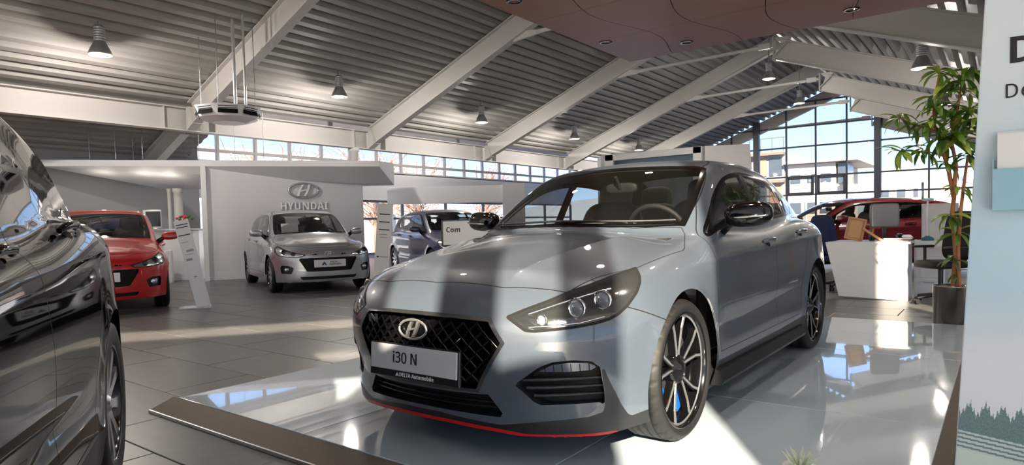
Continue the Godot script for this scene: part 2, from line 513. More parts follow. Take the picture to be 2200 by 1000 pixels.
# box with chamfered edges: c centre, s size, r chamfer
func box(st: SurfaceTool, c: Vector3, s: Vector3, r := 0.0, b := Basis()) -> void:
	flat(st)
	var h := s * 0.5
	if r <= 0.0:
		for f in 6:
			var q: Array = FACES[f]
			var v: Array = []
			for k in 4: v.append(c + b * (q[k] * h))
			quad(st, v[0], v[1], v[2], v[3])
		return
	r = minf(r, minf(h.x, minf(h.y, h.z)) * 0.95)
	var ins := func(p: Vector3, ax: int) -> Vector3:
		var e := p * h
		for k in 3:
			if k != ax: e[k] -= p[k] * r
		return c + b * e
	for f in 6:
		var q: Array = FACES[f]
		var ax := f / 2
		quad(st, ins.call(q[0], ax), ins.call(q[1], ax), ins.call(q[2], ax), ins.call(q[3], ax))
	for ax in 3:
		var u := (ax + 1) % 3
		var w := (ax + 2) % 3
		for su in [-1.0, 1.0]:
			for sw in [-1.0, 1.0]:
				var p0 := Vector3.ZERO
				p0[ax] = -1.0; p0[u] = su; p0[w] = sw
				var p1 := p0
				p1[ax] = 1.0
				var a: Vector3 = ins.call(p0, u)
				var d: Vector3 = ins.call(p0, w)
				var bb: Vector3 = ins.call(p1, u)
				var cc: Vector3 = ins.call(p1, w)
				if su * sw > 0: quad(st, a, d, cc, bb)
				else: quad(st, a, bb, cc, d)
	for sx in [-1.0, 1.0]:
		for sy in [-1.0, 1.0]:
			for sz in [-1.0, 1.0]:
				var p := Vector3(sx, sy, sz)
				var t: Array = [ins.call(p, 0), ins.call(p, 1), ins.call(p, 2)]
				if sx * sy * sz > 0: t.reverse()
				for v in t: st.add_vertex(v)

const FACES := [
	[Vector3(-1, -1, 1), Vector3(-1, 1, 1), Vector3(-1, 1, -1), Vector3(-1, -1, -1)],
	[Vector3(1, -1, -1), Vector3(1, 1, -1), Vector3(1, 1, 1), Vector3(1, -1, 1)],
	[Vector3(-1, -1, -1), Vector3(1, -1, -1), Vector3(1, -1, 1), Vector3(-1, -1, 1)],
	[Vector3(-1, 1, 1), Vector3(1, 1, 1), Vector3(1, 1, -1), Vector3(-1, 1, -1)],
	[Vector3(-1, -1, -1), Vector3(-1, 1, -1), Vector3(1, 1, -1), Vector3(1, -1, -1)],
	[Vector3(1, -1, 1), Vector3(1, 1, 1), Vector3(-1, 1, 1), Vector3(-1, -1, 1)]]

func frame_of(d: Vector3) -> Basis:
	var u := Vector3.UP if absf(d.y) < 0.95 else Vector3.RIGHT
	var x := u.cross(d).normalized()
	return Basis(x, d.cross(x).normalized(), d)

# round tube along points; radius may be a float or an array per point
func tube(st: SurfaceTool, pts: Array, rad, n := 8, caps := true) -> void:
	soft(st)
	var rings: Array = []
	for i in pts.size():
		var p: Vector3 = pts[i]
		var d: Vector3
		if i == 0: d = pts[1] - p
		elif i == pts.size() - 1: d = p - pts[i - 1]
		else: d = (pts[i + 1] - p).normalized() + (p - pts[i - 1]).normalized()
		var b := frame_of(d.normalized())
		var r: float = rad[i] if rad is Array else rad
		var ring: Array = []
		for k in n:
			var t := TAU * k / n
			ring.append(p + b.x * cos(t) * r + b.y * sin(t) * r)
		rings.append(ring)
	for i in rings.size() - 1:
		for k in n:
			var k2 := (k + 1) % n
			quad(st, rings[i][k], rings[i + 1][k], rings[i + 1][k2], rings[i][k2])
	if caps:
		flat(st)
		for e in [0, rings.size() - 1]:
			for k in range(1, n - 1):
				var t: Array = [rings[e][0], rings[e][k], rings[e][k + 1]]
				if e == 0: t = [t[0], t[1], t[2]]
				else: t = [t[0], t[2], t[1]]
				for v in t: st.add_vertex(v)

# lathe: profile of Vector2(radius, height) round +y of xf
func lathe(st: SurfaceTool, prof: Array, n := 24, xf := Transform3D(), smooth := true) -> void:
	for i in prof.size() - 1:
		if smooth: soft(st)
		else: flat(st)
		var p: Vector2 = prof[i]
		var q: Vector2 = prof[i + 1]
		for k in n:
			var t := TAU * k / n
			var t2 := TAU * (k + 1) / n
			var a := xf * Vector3(cos(t) * p.x, p.y, sin(t) * p.x)
			var b := xf * Vector3(cos(t2) * p.x, p.y, sin(t2) * p.x)
			var c := xf * Vector3(cos(t2) * q.x, q.y, sin(t2) * q.x)
			var d := xf * Vector3(cos(t) * q.x, q.y, sin(t) * q.x)
			if p.x < 1e-6:
				for v in [a, c, d]: st.add_vertex(v)
			elif q.x < 1e-6:
				for v in [a, b, c]: st.add_vertex(v)
			else: quad(st, a, b, c, d)

# lathe with hard edges between profile points far from smooth
func lathe_hard(st: SurfaceTool, prof: Array, n := 24, xf := Transform3D()) -> void:
	for i in prof.size() - 1:
		st.set_smooth_group(10 + i)
		var p: Vector2 = prof[i]
		var q: Vector2 = prof[i + 1]
		for k in n:
			var t := TAU * k / n
			var t2 := TAU * (k + 1) / n
			quad(st, xf * Vector3(cos(t) * p.x, p.y, sin(t) * p.x), xf * Vector3(cos(t2) * p.x, p.y, sin(t2) * p.x), xf * Vector3(cos(t2) * q.x, q.y, sin(t2) * q.x), xf * Vector3(cos(t) * q.x, q.y, sin(t) * q.x))

# polygon in the xy plane of xf, from z = 0 to z = depth
func prism(st: SurfaceTool, poly: PackedVector2Array, depth: float, xf := Transform3D()) -> void:
	flat(st)
	var p := poly
	if Geometry2D.is_polygon_clockwise(p): p.reverse()
	var ix := Geometry2D.triangulate_polygon(p)
	for k in range(0, ix.size(), 3):
		var a := p[ix[k]]; var b := p[ix[k + 1]]; var c := p[ix[k + 2]]
		if (b - a).cross(c - a) > 0:
			var t := b; b = c; c = t
		for v in [a, b, c]: st.add_vertex(xf * Vector3(v.x, v.y, depth))
		for v in [a, c, b]: st.add_vertex(xf * Vector3(v.x, v.y, 0))
	var n := p.size()
	for k in n:
		var a := p[k]; var b := p[(k + 1) % n]
		quad(st, xf * Vector3(a.x, a.y, 0), xf * Vector3(a.x, a.y, depth), xf * Vector3(b.x, b.y, depth), xf * Vector3(b.x, b.y, 0))

# smooth closed or open curve through points (Catmull-Rom), n pieces per span
func curve2(pts: Array, n: int, closed := true) -> PackedVector2Array:
	var r := PackedVector2Array()
	var c := pts.size()
	for i in (c if closed else c - 1):
		var p0: Vector2 = pts[(i - 1 + c) % c] if closed or i > 0 else pts[i]
		var p1: Vector2 = pts[i]
		var p2: Vector2 = pts[(i + 1) % c]
		var p3: Vector2 = pts[(i + 2) % c] if closed or i < c - 2 else pts[i + 1]
		for k in n:
			r.append(p1.cubic_interpolate(p2, p0, p3, float(k) / n))
	if not closed: r.append(pts[c - 1])
	return r

func V(x: float, y: float) -> Vector2: return Vector2(x, y)
func V3(x: float, y: float, z: float) -> Vector3: return Vector3(x, y, z)

# ---------- materials ----------
func mat(c: Color, rough := 0.6, metal := 0.0) -> StandardMaterial3D:
	var m := StandardMaterial3D.new()
	m.albedo_color = c
	m.roughness = rough
	m.metallic = metal
	return m

func c8(r: int, g: int, b: int) -> Color: return Color8(r, g, b)

func paint(c: Color, rough := 0.35, metal := 0.0) -> StandardMaterial3D:
	var m := mat(c, rough, metal)
	m.clearcoat_enabled = true
	m.clearcoat = 1.0
	m.clearcoat_roughness = 0.02
	return m

func glass(c: Color, a: float) -> StandardMaterial3D:
	var m := mat(Color(c.r, c.g, c.b, a), 0.02)
	m.transparency = BaseMaterial3D.TRANSPARENCY_ALPHA
	m.cull_mode = BaseMaterial3D.CULL_DISABLED
	return m

func glow(c: Color, e: float) -> StandardMaterial3D:
	var m := mat(Color(0.9, 0.9, 0.9), 0.4)
	m.emission_enabled = true
	m.emission = c
	m.emission_energy_multiplier = e
	return m

func noise_tex(seed_: int, freq: float, lo: Color, hi: Color, size := 256, oct := 4) -> NoiseTexture2D:
	var n := FastNoiseLite.new()
	n.seed = seed_
	n.frequency = freq
	n.fractal_octaves = oct
	var t := NoiseTexture2D.new()
	t.width = size
	t.height = size
	t.seamless = true
	t.noise = n
	var g := Gradient.new()
	g.set_color(0, lo)
	g.set_color(1, hi)
	t.color_ramp = g
	return t

func textured(lo: Color, hi: Color, seed_: int, freq: float, scale: float, rough: float, metal := 0.0) -> StandardMaterial3D:
	var m := mat(Color.WHITE, rough, metal)
	m.albedo_texture = noise_tex(seed_, freq, lo, hi)
	m.uv1_triplanar = true
	m.uv1_world_triplanar = true
	m.uv1_scale = Vector3.ONE * scale
	return m

func words(t: String, h: float, depth: float, called: String, m: Material, parent: Node3D, at: Vector3, b := Basis(), bold := false, centre := true) -> MeshInstance3D:
	var tm := TextMesh.new()
	var f := SystemFont.new()
	f.font_names = PackedStringArray(["Droid Sans"])
	if bold: f.font_weight = 700
	tm.font = f
	tm.text = t
	tm.font_size = 64
	tm.pixel_size = h / 46.0
	tm.depth = depth
	tm.curve_step = 1.0
	tm.horizontal_alignment = HORIZONTAL_ALIGNMENT_CENTER if centre else HORIZONTAL_ALIGNMENT_LEFT
	tm.vertical_alignment = VERTICAL_ALIGNMENT_CENTER
	var o := put_mesh(tm, called, m, parent)
	o.transform = Transform3D(b, at)
	return o

# ---------- car body: a smooth field meshed by surface nets, then cut into panels ----------
class Shell extends RefCounted:
	var tW: PackedFloat32Array
	var tT: PackedFloat32Array
	var tK: PackedFloat32Array
	var tC: PackedFloat32Array
	var tG: PackedFloat32Array
	var tB: PackedFloat32Array
	var tO: PackedFloat32Array
	var tN: PackedFloat32Array
	var tR: PackedFloat32Array
	var tA: PackedFloat32Array
	var tAy: PackedFloat32Array
	var tE: PackedFloat32Array
	var tEy: PackedFloat32Array
	var tH: PackedFloat32Array
	var tHa: PackedFloat32Array
	var L: float
	var ax1: float
	var ax2: float
	var ay: float
	var R: float
	var flare: float
	var k2: float
	var k4: float
	var r2: float
	var r4: float
	var tum: float
	var tum2: float
	var rc: float
	var rt: float
	var rcab: float
	var rj: float
	var rf: float
	var tuck: float
	var ym: float
	var yc: float
	var P := PackedVector3Array()   # x = half-width, y = height, z = distance behind the nose
	var N := PackedVector3Array()
	var I := PackedInt32Array()
	var Q := PackedInt32Array()     # panel number of each triangle
	const F := 50.0

	static func table(pts: Array, upto: float) -> PackedFloat32Array:
		var n := pts.size()
		var m: Array = []
		var dl: Array = []
		for i in n - 1: dl.append((pts[i + 1].y - pts[i].y) / (pts[i + 1].x - pts[i].x))
		for i in n:
			if i == 0: m.append(dl[0])
			elif i == n - 1: m.append(dl[n - 2])
			elif dl[i - 1] * dl[i] <= 0: m.append(0.0)
			else:
				var h0: float = pts[i].x - pts[i - 1].x
				var h1: float = pts[i + 1].x - pts[i].x
				var w1 := 2 * h1 + h0
				var w2 := h1 + 2 * h0
				m.append((w1 + w2) / (w1 / dl[i - 1] + w2 / dl[i]))
		var r := PackedFloat32Array()
		var k := 0
		for j in int(upto * F) + 3:
			var x := j / F
			while k < n - 2 and x > pts[k + 1].x: k += 1
			if x <= pts[0].x: r.append(pts[0].y); continue
			if x >= pts[n - 1].x: r.append(pts[n - 1].y); continue
			var h: float = pts[k + 1].x - pts[k].x
			var t: float = (x - pts[k].x) / h
			r.append((1 + 2 * t) * (1 - t) * (1 - t) * pts[k].y + t * (1 - t) * (1 - t) * h * m[k] + t * t * (3 - 2 * t) * pts[k + 1].y + t * t * (t - 1) * h * m[k + 1])
		return r

	func setup(d: Dictionary) -> void:
		L = d.L; ax1 = d.ax1; ax2 = d.ax2; ay = d.ay; R = d.R
		flare = d.get("flare", 0.015)
		k2 = d.sweep[0]; k4 = d.sweep[1]; r2 = d.rsweep[0]; r4 = d.rsweep[1]
		tum = d.tum[0]; tum2 = d.tum[1]
		rc = d.rcrown; rt = d.rtop; rcab = d.rcab; rj = d.rjoin; rf = d.rfront
		tuck = d.tuck; ym = d.ym; yc = d.yc
		var e := L + 0.3
		tW = table(d.W, e); tT = table(d.T, e); tK = table(d.K, e); tC = table(d.C, e); tG = table(d.G, e); tB = table(d.B, e); tO = table(d.bow, e)
		tN = table(d.nose, 2.0); tR = table(d.tail, 2.0)
		tA = table(d.c1a, e); tAy = table(d.c1y, e); tE = table(d.c2a, e); tEy = table(d.c2y, e)
		tH = table(d.ha, e); tHa = table(d.hx, e)

	func at(t: PackedFloat32Array, x: float) -> float:
		var u := clampf(x * F, 0.0, t.size() - 1.01)
		var i := int(u)
		return lerpf(t[i], t[i + 1], u - i)

	func f(a: float, y: float, s: float) -> float:
		var aa := absf(a)
		var u := clampf(s * F, 0.0, tW.size() - 2.01)
		var i := int(u)
		var v := u - i
		var vs := v
		var w := lerpf(tW[i], tW[i + 1], v)
		var b := lerpf(tB[i], tB[i + 1], v)
		var q := 0.0
		# side
		if y < 0.38:
			q = (0.38 - y) / 0.24
			w -= tuck * q * q
		elif y > ym:
			q = (y - ym) / (b - ym)
			w -= 0.055 * q * q
		var ca := lerpf(tA[i], tA[i + 1], v)
		if ca > 0.0:
			q = 1.0 - absf(y - lerpf(tAy[i], tAy[i + 1], v)) / 0.09
			if q > 0.0: w += ca * q * q
		ca = lerpf(tE[i], tE[i + 1], v)
		if ca != 0.0:
			q = 1.0 - absf(y - lerpf(tEy[i], tEy[i + 1], v)) / 0.13
			if q > 0.0: w += ca * q * q
		var da := s - ax1
		if s > 0.5 * (ax1 + ax2): da = s - ax2
		q = sqrt(da * da + (y - ay) * (y - ay)) - R
		if q < 0.10:
			q = 1.0 - maxf(q, 0.0) / 0.10
			w += flare * q * q
		var side := aa - w
		# top of the lower body
		var k := lerpf(tK[i], tK[i + 1], v)
		var t := lerpf(tT[i], tT[i + 1], v)
		ca = lerpf(tH[i], tH[i + 1], v)
		if ca > 0.0:
			q = 1.0 - absf(aa - lerpf(tHa[i], tHa[i + 1], v)) / 0.14
			if q > 0.0: t += ca * q * q
		var top := (y - t + k * aa * aa) * 0.95
		# front and back
		var y2 := clampf(y * F, 0.0, tN.size() - 2.01)
		var j := int(y2)
		v = y2 - j
		var a2 := aa * aa
		var fr := lerpf(tN[j], tN[j + 1], v) + k2 * a2 + k4 * a2 * a2 - s
		var g := 2 * k2 * aa + 4 * k4 * a2 * aa
		fr /= sqrt(1.0 + g * g)
		var lo := smax(side, fr, rf)
		lo = smax(lo, top, rt)
		# cabin
		var s2 := s - lerpf(tO[i], tO[i + 1], vs) * a2
		u = clampf(s2 * F, 0.0, tC.size() - 2.01)
		var i2 := int(u)
		var c0 := tC[i2]
		var c1 := tC[i2 + 1]
		g = (c1 - c0) * F
		var ct := (y - lerpf(c0, c1, u - i2) + rc * a2) / sqrt(1.0 + g * g)
		q = maxf(y - b, 0.0)
		var cs := (aa - lerpf(tG[i], tG[i + 1], vs) + tum * q + tum2 * q * absf(q)) * 0.92
		var cab := smax(cs, ct, rcab)
		var all := -smax(-lo, -cab, rj)
		var re := s - (L - lerpf(tR[j], tR[j + 1], v) - r2 * a2 - r4 * a2 * a2)
		g = 2 * r2 * aa + 4 * r4 * a2 * aa
		return smax(all, re / sqrt(1.0 + g * g), rf)

	func smax(a: float, b: float, k: float) -> float:
		var h := k - absf(a - b)
		if h <= 0.0: return maxf(a, b)
		return maxf(a, b) + h * h * 0.25 / k

	func grad(p: Vector3) -> Vector4:
		var e := 0.004
		var f1 := f(p.x + e, p.y - e, p.z - e)
		var f2 := f(p.x - e, p.y - e, p.z + e)
		var f3 := f(p.x - e, p.y + e, p.z - e)
		var f4 := f(p.x + e, p.y + e, p.z + e)
		var q := 0.25 / e
		return Vector4((f1 - f2 - f3 + f4) * q, (-f1 - f2 + f3 + f4) * q, (-f1 + f2 - f3 + f4) * q, (f1 + f2 + f3 + f4) * 0.25)

	# nearest point of the surface along -dir from p (dir points outwards)
	func drop(p: Vector3, dir: Vector3) -> Vector3:
		var lo := -0.6
		var hi := 0.6
		for k in 24:
			var m := (lo + hi) * 0.5
			var x := p + dir * m
			if f(x.x, x.y, x.z) < 0.0: lo = m
			else: hi = m
		return p + dir * lo

	func front(a: float, y: float) -> Vector3: return drop(Vector3(a, y, 0.4), Vector3(0, 0, -1))
	func side(y: float, s: float) -> Vector3: return drop(Vector3(0.75, y, s), Vector3(1, 0, 0))
	func over(a: float, s: float) -> Vector3: return drop(Vector3(a, 1.0, s), Vector3(0, 1, 0))
	func normal(p: Vector3) -> Vector3:
		var g := grad(p)
		return Vector3(g.x, g.y, g.z).normalized()

	func net(h: float) -> void:
		var j0 := int(ceil(yc / h))
		var val := {}
		var cell := {}
		var todo: Array[Vector3i] = []
		var c0 := int(2.2 / h)
		var b0 := int(0.3 / h)
		for j in range(int(0.7 / h), int(2.0 / h)):
			if f(b0 * h, j * h, c0 * h) < 0.0 and f(b0 * h, (j + 1) * h, c0 * h) >= 0.0:
				todo.append(Vector3i(b0, j, c0))
		var order: Array[Vector3i] = []
		var cv := PackedFloat32Array()
		cv.resize(8)
		while todo.size():
			var c: Vector3i = todo.pop_back()
			var key := c.x + c.y * 2048 + (c.z + 64) * 4194304
			if cell.has(key): continue
			var neg := 0
			for n in 8:
				var x := c.x + (n & 1)
				var y := c.y + ((n >> 1) & 1)
				var z := c.z + (n >> 2)
				var kk := x + y * 2048 + (z + 64) * 4194304
				var d: float
				if val.has(kk): d = val[kk]
				else:
					d = f(x * h, y * h, z * h)
					val[kk] = d
				cv[n] = d
				if d < 0.0: neg += 1
			if neg == 0 or neg == 8:
				cell[key] = -1
				continue
			var sum := Vector3.ZERO
			var cnt := 0
			for e in 12:
				var n0: int = E0[e]
				var n1: int = E1[e]
				var d0 := cv[n0]
				var d1 := cv[n1]
				if (d0 < 0.0) != (d1 < 0.0):
					var t := d0 / (d0 - d1)
					sum += Vector3(lerpf(n0 & 1, n1 & 1, t), lerpf((n0 >> 1) & 1, (n1 >> 1) & 1, t), lerpf(n0 >> 2, n1 >> 2, t))
					cnt += 1
			var p := (Vector3(c) + sum / cnt) * h
			if c.x == 0: p.x = 0.0
			var g := grad(p)
			var gv := Vector3(g.x, g.y, g.z)
			var st := gv * (g.w / maxf(gv.length_squared(), 0.05))
			p -= st.limit_length(h)
			if c.x == 0:
				p.x = 0.0
				gv.x = 0.0
			cell[key] = P.size()
			P.append(p)
			N.append(gv.normalized())
			order.append(c)
			if c.x > 0: todo.append(Vector3i(c.x - 1, c.y, c.z))
			todo.append(Vector3i(c.x + 1, c.y, c.z))
			if c.y > j0: todo.append(Vector3i(c.x, c.y - 1, c.z))
			todo.append(Vector3i(c.x, c.y + 1, c.z))
			todo.append(Vector3i(c.x, c.y, c.z - 1))
			todo.append(Vector3i(c.x, c.y, c.z + 1))
		for c in order:
			var k0 := c.x + c.y * 2048 + (c.z + 64) * 4194304
			var v0: float = val[k0]
			for ax in 3:
				var du: int
				var dw: int
				var da: int = 1 if ax == 0 else (2048 if ax == 1 else 4194304)
				if ax == 0: du = 2048; dw = 4194304
				elif ax == 1: du = 4194304; dw = 1
				else: du = 1; dw = 2048
				var v1: float = val[k0 + da]
				if (v0 < 0.0) == (v1 < 0.0): continue
				var i1: int = cell.get(k0 - du, -1)
				var i2: int = cell.get(k0 - du - dw, -1)
				var i3: int = cell.get(k0 - dw, -1)
				var i0: int = cell[k0]
				if i1 < 0 or i2 < 0 or i3 < 0: continue
				if v0 < 0.0: I.append_array(PackedInt32Array([i0, i2, i1, i0, i3, i2]))
				else: I.append_array(PackedInt32Array([i0, i1, i2, i0, i2, i3]))
		Q.resize(I.size() / 3)

	const E0 := [0, 2, 4, 6, 0, 1, 4, 5, 0, 1, 2, 3]
	const E1 := [1, 3, 5, 7, 2, 3, 6, 7, 4, 5, 6, 7]

	# split triangles along fn = off; of those whose panel is in mask, the ones inside get panel `to` (-1: only split)
	func cut(fn: Callable, mask: int, to: int, off := 0.0) -> void:
		var n := P.size()
		var d := PackedFloat32Array()
		d.resize(n)
		d.fill(1e9)
		var nt := Q.size()
		var seen := {}
		for t in nt:
			if not (mask >> Q[t]) & 1: continue
			var i0 := I[t * 3]
			var i1 := I[t * 3 + 1]
			var i2 := I[t * 3 + 2]
			if d[i0] > 9e8: d[i0] = fn.call(P[i0]) - off
			if d[i1] > 9e8: d[i1] = fn.call(P[i1]) - off
			if d[i2] > 9e8: d[i2] = fn.call(P[i2]) - off
			var s0 := d[i0] < 0.0
			var s1 := d[i1] < 0.0
			var s2 := d[i2] < 0.0
			if s0 == s1 and s1 == s2:
				if s0 and to >= 0: Q[t] = to
				continue
			# rotate so that i0 is alone
			if s1 != s0 and s1 != s2:
				var x := i0; i0 = i1; i1 = i2; i2 = x
			elif s2 != s0 and s2 != s1:
				var x := i0; i0 = i2; i2 = i1; i1 = x
			var a := mid(i0, i1, d, seen)
			var b := mid(i0, i2, d, seen)
			var alone: bool = d[i0] < 0.0
			var q0: int = Q[t]
			var qa: int = to if alone and to >= 0 else q0
			var qb: int = to if not alone and to >= 0 else q0
			I[t * 3] = i0; I[t * 3 + 1] = a; I[t * 3 + 2] = b
			Q[t] = qa
			I.append_array(PackedInt32Array([a, i1, i2, a, i2, b]))
			Q.append(qb)
			Q.append(qb)

	func mid(i: int, j: int, d: PackedFloat32Array, seen: Dictionary) -> int:
		var lo := mini(i, j)
		var hi := maxi(i, j)
		var k := lo * 4194304 + hi
		if seen.has(k): return seen[k]
		var t := clampf(d[lo] / (d[lo] - d[hi]), 0.02, 0.98)
		var r := P.size()
		P.append(P[lo].lerp(P[hi], t))
		N.append(N[lo].lerp(N[hi], t).normalized())
		seen[k] = r
		return r

	# the band |fn| < w becomes panel `to`
	func seam(fn: Callable, w: float, mask: int, to: int) -> void:
		cut(fn, mask, -1, w)
		cut(fn, mask, -1, -w)
		var nt := Q.size()
		for t in nt:
			if not (mask >> Q[t]) & 1: continue
			var c := (P[I[t * 3]] + P[I[t * 3 + 1]] + P[I[t * 3 + 2]]) / 3.0
			if absf(fn.call(c)) < w: Q[t] = to

	# the triangles of the panels in mask as a mesh in car space; push moves along the normal, sides: 1 left, -1 right, 0 both
	func mesh(mask: int, sides := 0, push := 0.0, flip := false, shift := Vector3.ZERO, ymin := -9.0) -> ArrayMesh:
		var vs := PackedVector3Array()
		var ns := PackedVector3Array()
		var ix := PackedInt32Array()
		var uv := PackedVector2Array()
		for sd in [1.0, -1.0]:
			if sides != 0 and float(sides) != sd: continue
			var map := {}
			for t in Q.size():
				if not (mask >> Q[t]) & 1: continue
				if ymin > -5.0 and P[I[t * 3]].y < ymin: continue
				for n in 3:
					var k := n if (sd < 0) != flip else 2 - n
					var i := I[t * 3 + k]
					var r: int = map.get(i, -1)
					if r < 0:
						r = vs.size()
						map[i] = r
						var p := P[i] + N[i] * push + shift
						var m := N[i] * (-1.0 if flip else 1.0)
						vs.append(Vector3(p.x * sd, p.y, -p.z))
						ns.append(Vector3(m.x * sd, m.y, -m.z))
						uv.append(Vector2(p.x * sd + p.z, p.y))
					ix.append(r)
		var ar := []
		ar.resize(Mesh.ARRAY_MAX)
		ar[Mesh.ARRAY_VERTEX] = vs
		ar[Mesh.ARRAY_NORMAL] = ns
		ar[Mesh.ARRAY_TEX_UV] = uv
		ar[Mesh.ARRAY_INDEX] = ix
		var me := ArrayMesh.new()
		if vs.size(): me.add_surface_from_arrays(Mesh.PRIMITIVE_TRIANGLES, ar)
		return me

	# walls round the edge of a panel, going in by shift
	func walls(mask: int, shift: Vector3, sides := 0, n_in := 0.0) -> ArrayMesh:
		var cnt := {}
		for t in Q.size():
			if not (mask >> Q[t]) & 1: continue
			for n in 3:
				var i := I[t * 3 + n]
				var j := I[t * 3 + (n + 1) % 3]
				var k := mini(i, j) * 4194304 + maxi(i, j)
				if cnt.has(k): cnt.erase(k)
				else: cnt[k] = Vector2i(i, j)
		var st := SurfaceTool.new()
		st.begin(Mesh.PRIMITIVE_TRIANGLES)
		for e in cnt.values():
			var a := P[e.x]
			var b := P[e.y]
			if a.x < 0.001 and b.x < 0.001: continue
			var a2 := a + shift - N[e.x] * n_in
			var b2 := b + shift - N[e.y] * n_in
			for sd in [1.0, -1.0]:
				if sides != 0 and float(sides) != sd: continue
				var q: Array = [a, b, b2, a, b2, a2]
				if sd > 0: q.reverse()
				for p in q: st.add_vertex(Vector3(p.x * sd, p.y, -p.z))
		st.generate_normals()
		return st.commit()

# signed distance to a closed polygon, seen from the side (s, y), the front (a, y), the front unrolled (a + 0.6 s, y) or above (a, s)
enum {SIDE, FRONT, ROUND, TOP}
func region(pts: Array, view: int, lo := Vector3(-9, -9, -9), hi := Vector3(9, 9, 9), smooth := 0) -> Callable:
	var pg: PackedVector2Array = curve2(pts, smooth) if smooth > 0 else PackedVector2Array(pts)
	var bb := Rect2(pg[0], Vector2.ZERO)
	for p in pg: bb = bb.expand(p)
	bb = bb.grow(0.05)
	var n := pg.size()
	return func(p: Vector3) -> float:
		if p.x < lo.x or p.y < lo.y or p.z < lo.z or p.x > hi.x or p.y > hi.y or p.z > hi.z: return 0.5
		var q: Vector2
		if view == SIDE: q = Vector2(p.z, p.y)
		elif view == FRONT: q = Vector2(p.x, p.y)
		elif view == ROUND: q = Vector2(p.x + 0.6 * p.z, p.y)
		else: q = Vector2(p.x, p.z)
		if not bb.has_point(q): return 0.05
		var d := 1e9
		var ins := false
		var b := pg[n - 1]
		for i in n:
			var a := b
			b = pg[i]
			var e := b - a
			var w := q - a
			d = minf(d, (w - e * clampf(w.dot(e) / e.length_squared(), 0.0, 1.0)).length_squared())
			if (a.y > q.y) != (b.y > q.y) and q.x < (b.x - a.x) * (q.y - a.y) / (b.y - a.y) + a.x: ins = not ins
		return -sqrt(d) if ins else sqrt(d)

# signed distance to an open line, negative on its left
func line(pts: Array, view: int, lo := Vector3(-9, -9, -9), hi := Vector3(9, 9, 9), smooth := 0) -> Callable:
	var pg: PackedVector2Array = curve2(pts, smooth, false) if smooth > 0 else PackedVector2Array(pts)
	var n := pg.size()
	return func(p: Vector3) -> float:
		if p.x < lo.x or p.y < lo.y or p.z < lo.z or p.x > hi.x or p.y > hi.y or p.z > hi.z: return 0.5
		var q: Vector2
		if view == SIDE: q = Vector2(p.z, p.y)
		elif view == FRONT: q = Vector2(p.x, p.y)
		elif view == ROUND: q = Vector2(p.x + 0.6 * p.z, p.y)
		else: q = Vector2(p.x, p.z)
		var d := 1e9
		var sg := 1.0
		for i in n - 1:
			var a := pg[i]
			var e := pg[i + 1] - a
			var w := q - a
			var l := (w - e * clampf(w.dot(e) / e.length_squared(), 0.0, 1.0)).length_squared()
			if l < d:
				d = l
				sg = -1.0 if e.cross(w) > 0 else 1.0
		return sqrt(d) * sg

func circle(s: float, y: float, r: float) -> Callable:
	return func(p: Vector3) -> float:
		if p.x < 0.45: return 0.5
		return Vector2(p.z - s, p.y - y).length() - r

# ---------- car parts ----------
enum {BODY, BONNET, BUMPER, WING, DOOR_F, DOOR_R, GLASS_F, GLASS_R, SCREEN, REAR_SCREEN, GAP, FRAME, LAMP, GRILLE, INTAKE, VENT, TRIM, SILL, STRIPE, RING, FRIT, TAIL, ROOF, DRL, LID, GONE}

func superblob(st: SurfaceTool, c: Vector3, r: Vector3, e := 0.7, b := Basis(), nu := 24, nv := 14) -> void:
	soft(st)
	var pt := func(i: int, j: int) -> Vector3:
		var t := TAU * i / nu
		var p := PI * (float(j) / nv - 0.5)
		var cp := pow(absf(cos(p)), e)
		var v := Vector3(cp * signf(cos(t)) * pow(absf(cos(t)), e), signf(sin(p)) * pow(absf(sin(p)), e), cp * signf(sin(t)) * pow(absf(sin(t)), e))
		return c + b * (v * r)
	for j in nv:
		for i in nu:
			var a: Vector3 = pt.call(i, j)
			var q: Vector3 = pt.call((i + 1) % nu, j)
			var d: Vector3 = pt.call((i + 1) % nu, j + 1)
			var f: Vector3 = pt.call(i, j + 1)
			if j == 0:
				for v in [a, d, f]: st.add_vertex(v)
			elif j == nv - 1:
				for v in [a, q, d]: st.add_vertex(v)
			else: quad(st, a, q, d, f)

# slanted H in an oval ring, w wide, facing +z
func oval_badge(parent: Node3D, called: String, at: Vector3, w: float, m: Material, b := Basis(), depth := 0.008) -> MeshInstance3D:
	var st := sb()
	var ring: Array = []
	for k in 49:
		var t := TAU * k / 48
		ring.append(at + b * Vector3(cos(t) * w * 0.5, sin(t) * w * 0.25, 0))
	tube(st, ring, w * 0.036, 8, false)
	var sk := 0.32
	for sx in [-1.0, 1.0]:
		var p: Array = []
		for y in [-0.2, -0.08, 0.08, 0.2]: p.append(V((sx * 0.135 + y * sk * 1.3 - sx * absf(y) * absf(y) * 0.6) * w, y * w))
		var o := PackedVector2Array()
		for q in p: o.append(q + V(-0.042 * w, 0))
		p.reverse()
		for q in p: o.append(q + V(0.042 * w, 0))
		prism(st, o, depth, Transform3D(b, at - b.z * depth * 0.5))
	prism(st, PackedVector2Array([V(-0.15 * w, -0.055 * w), V(0.12 * w, 0.005 * w), V(0.15 * w, 0.06 * w), V(-0.12 * w, 0.0)]), depth, Transform3D(b, at - b.z * depth * 0.5))
	return put(st, called, m, parent)

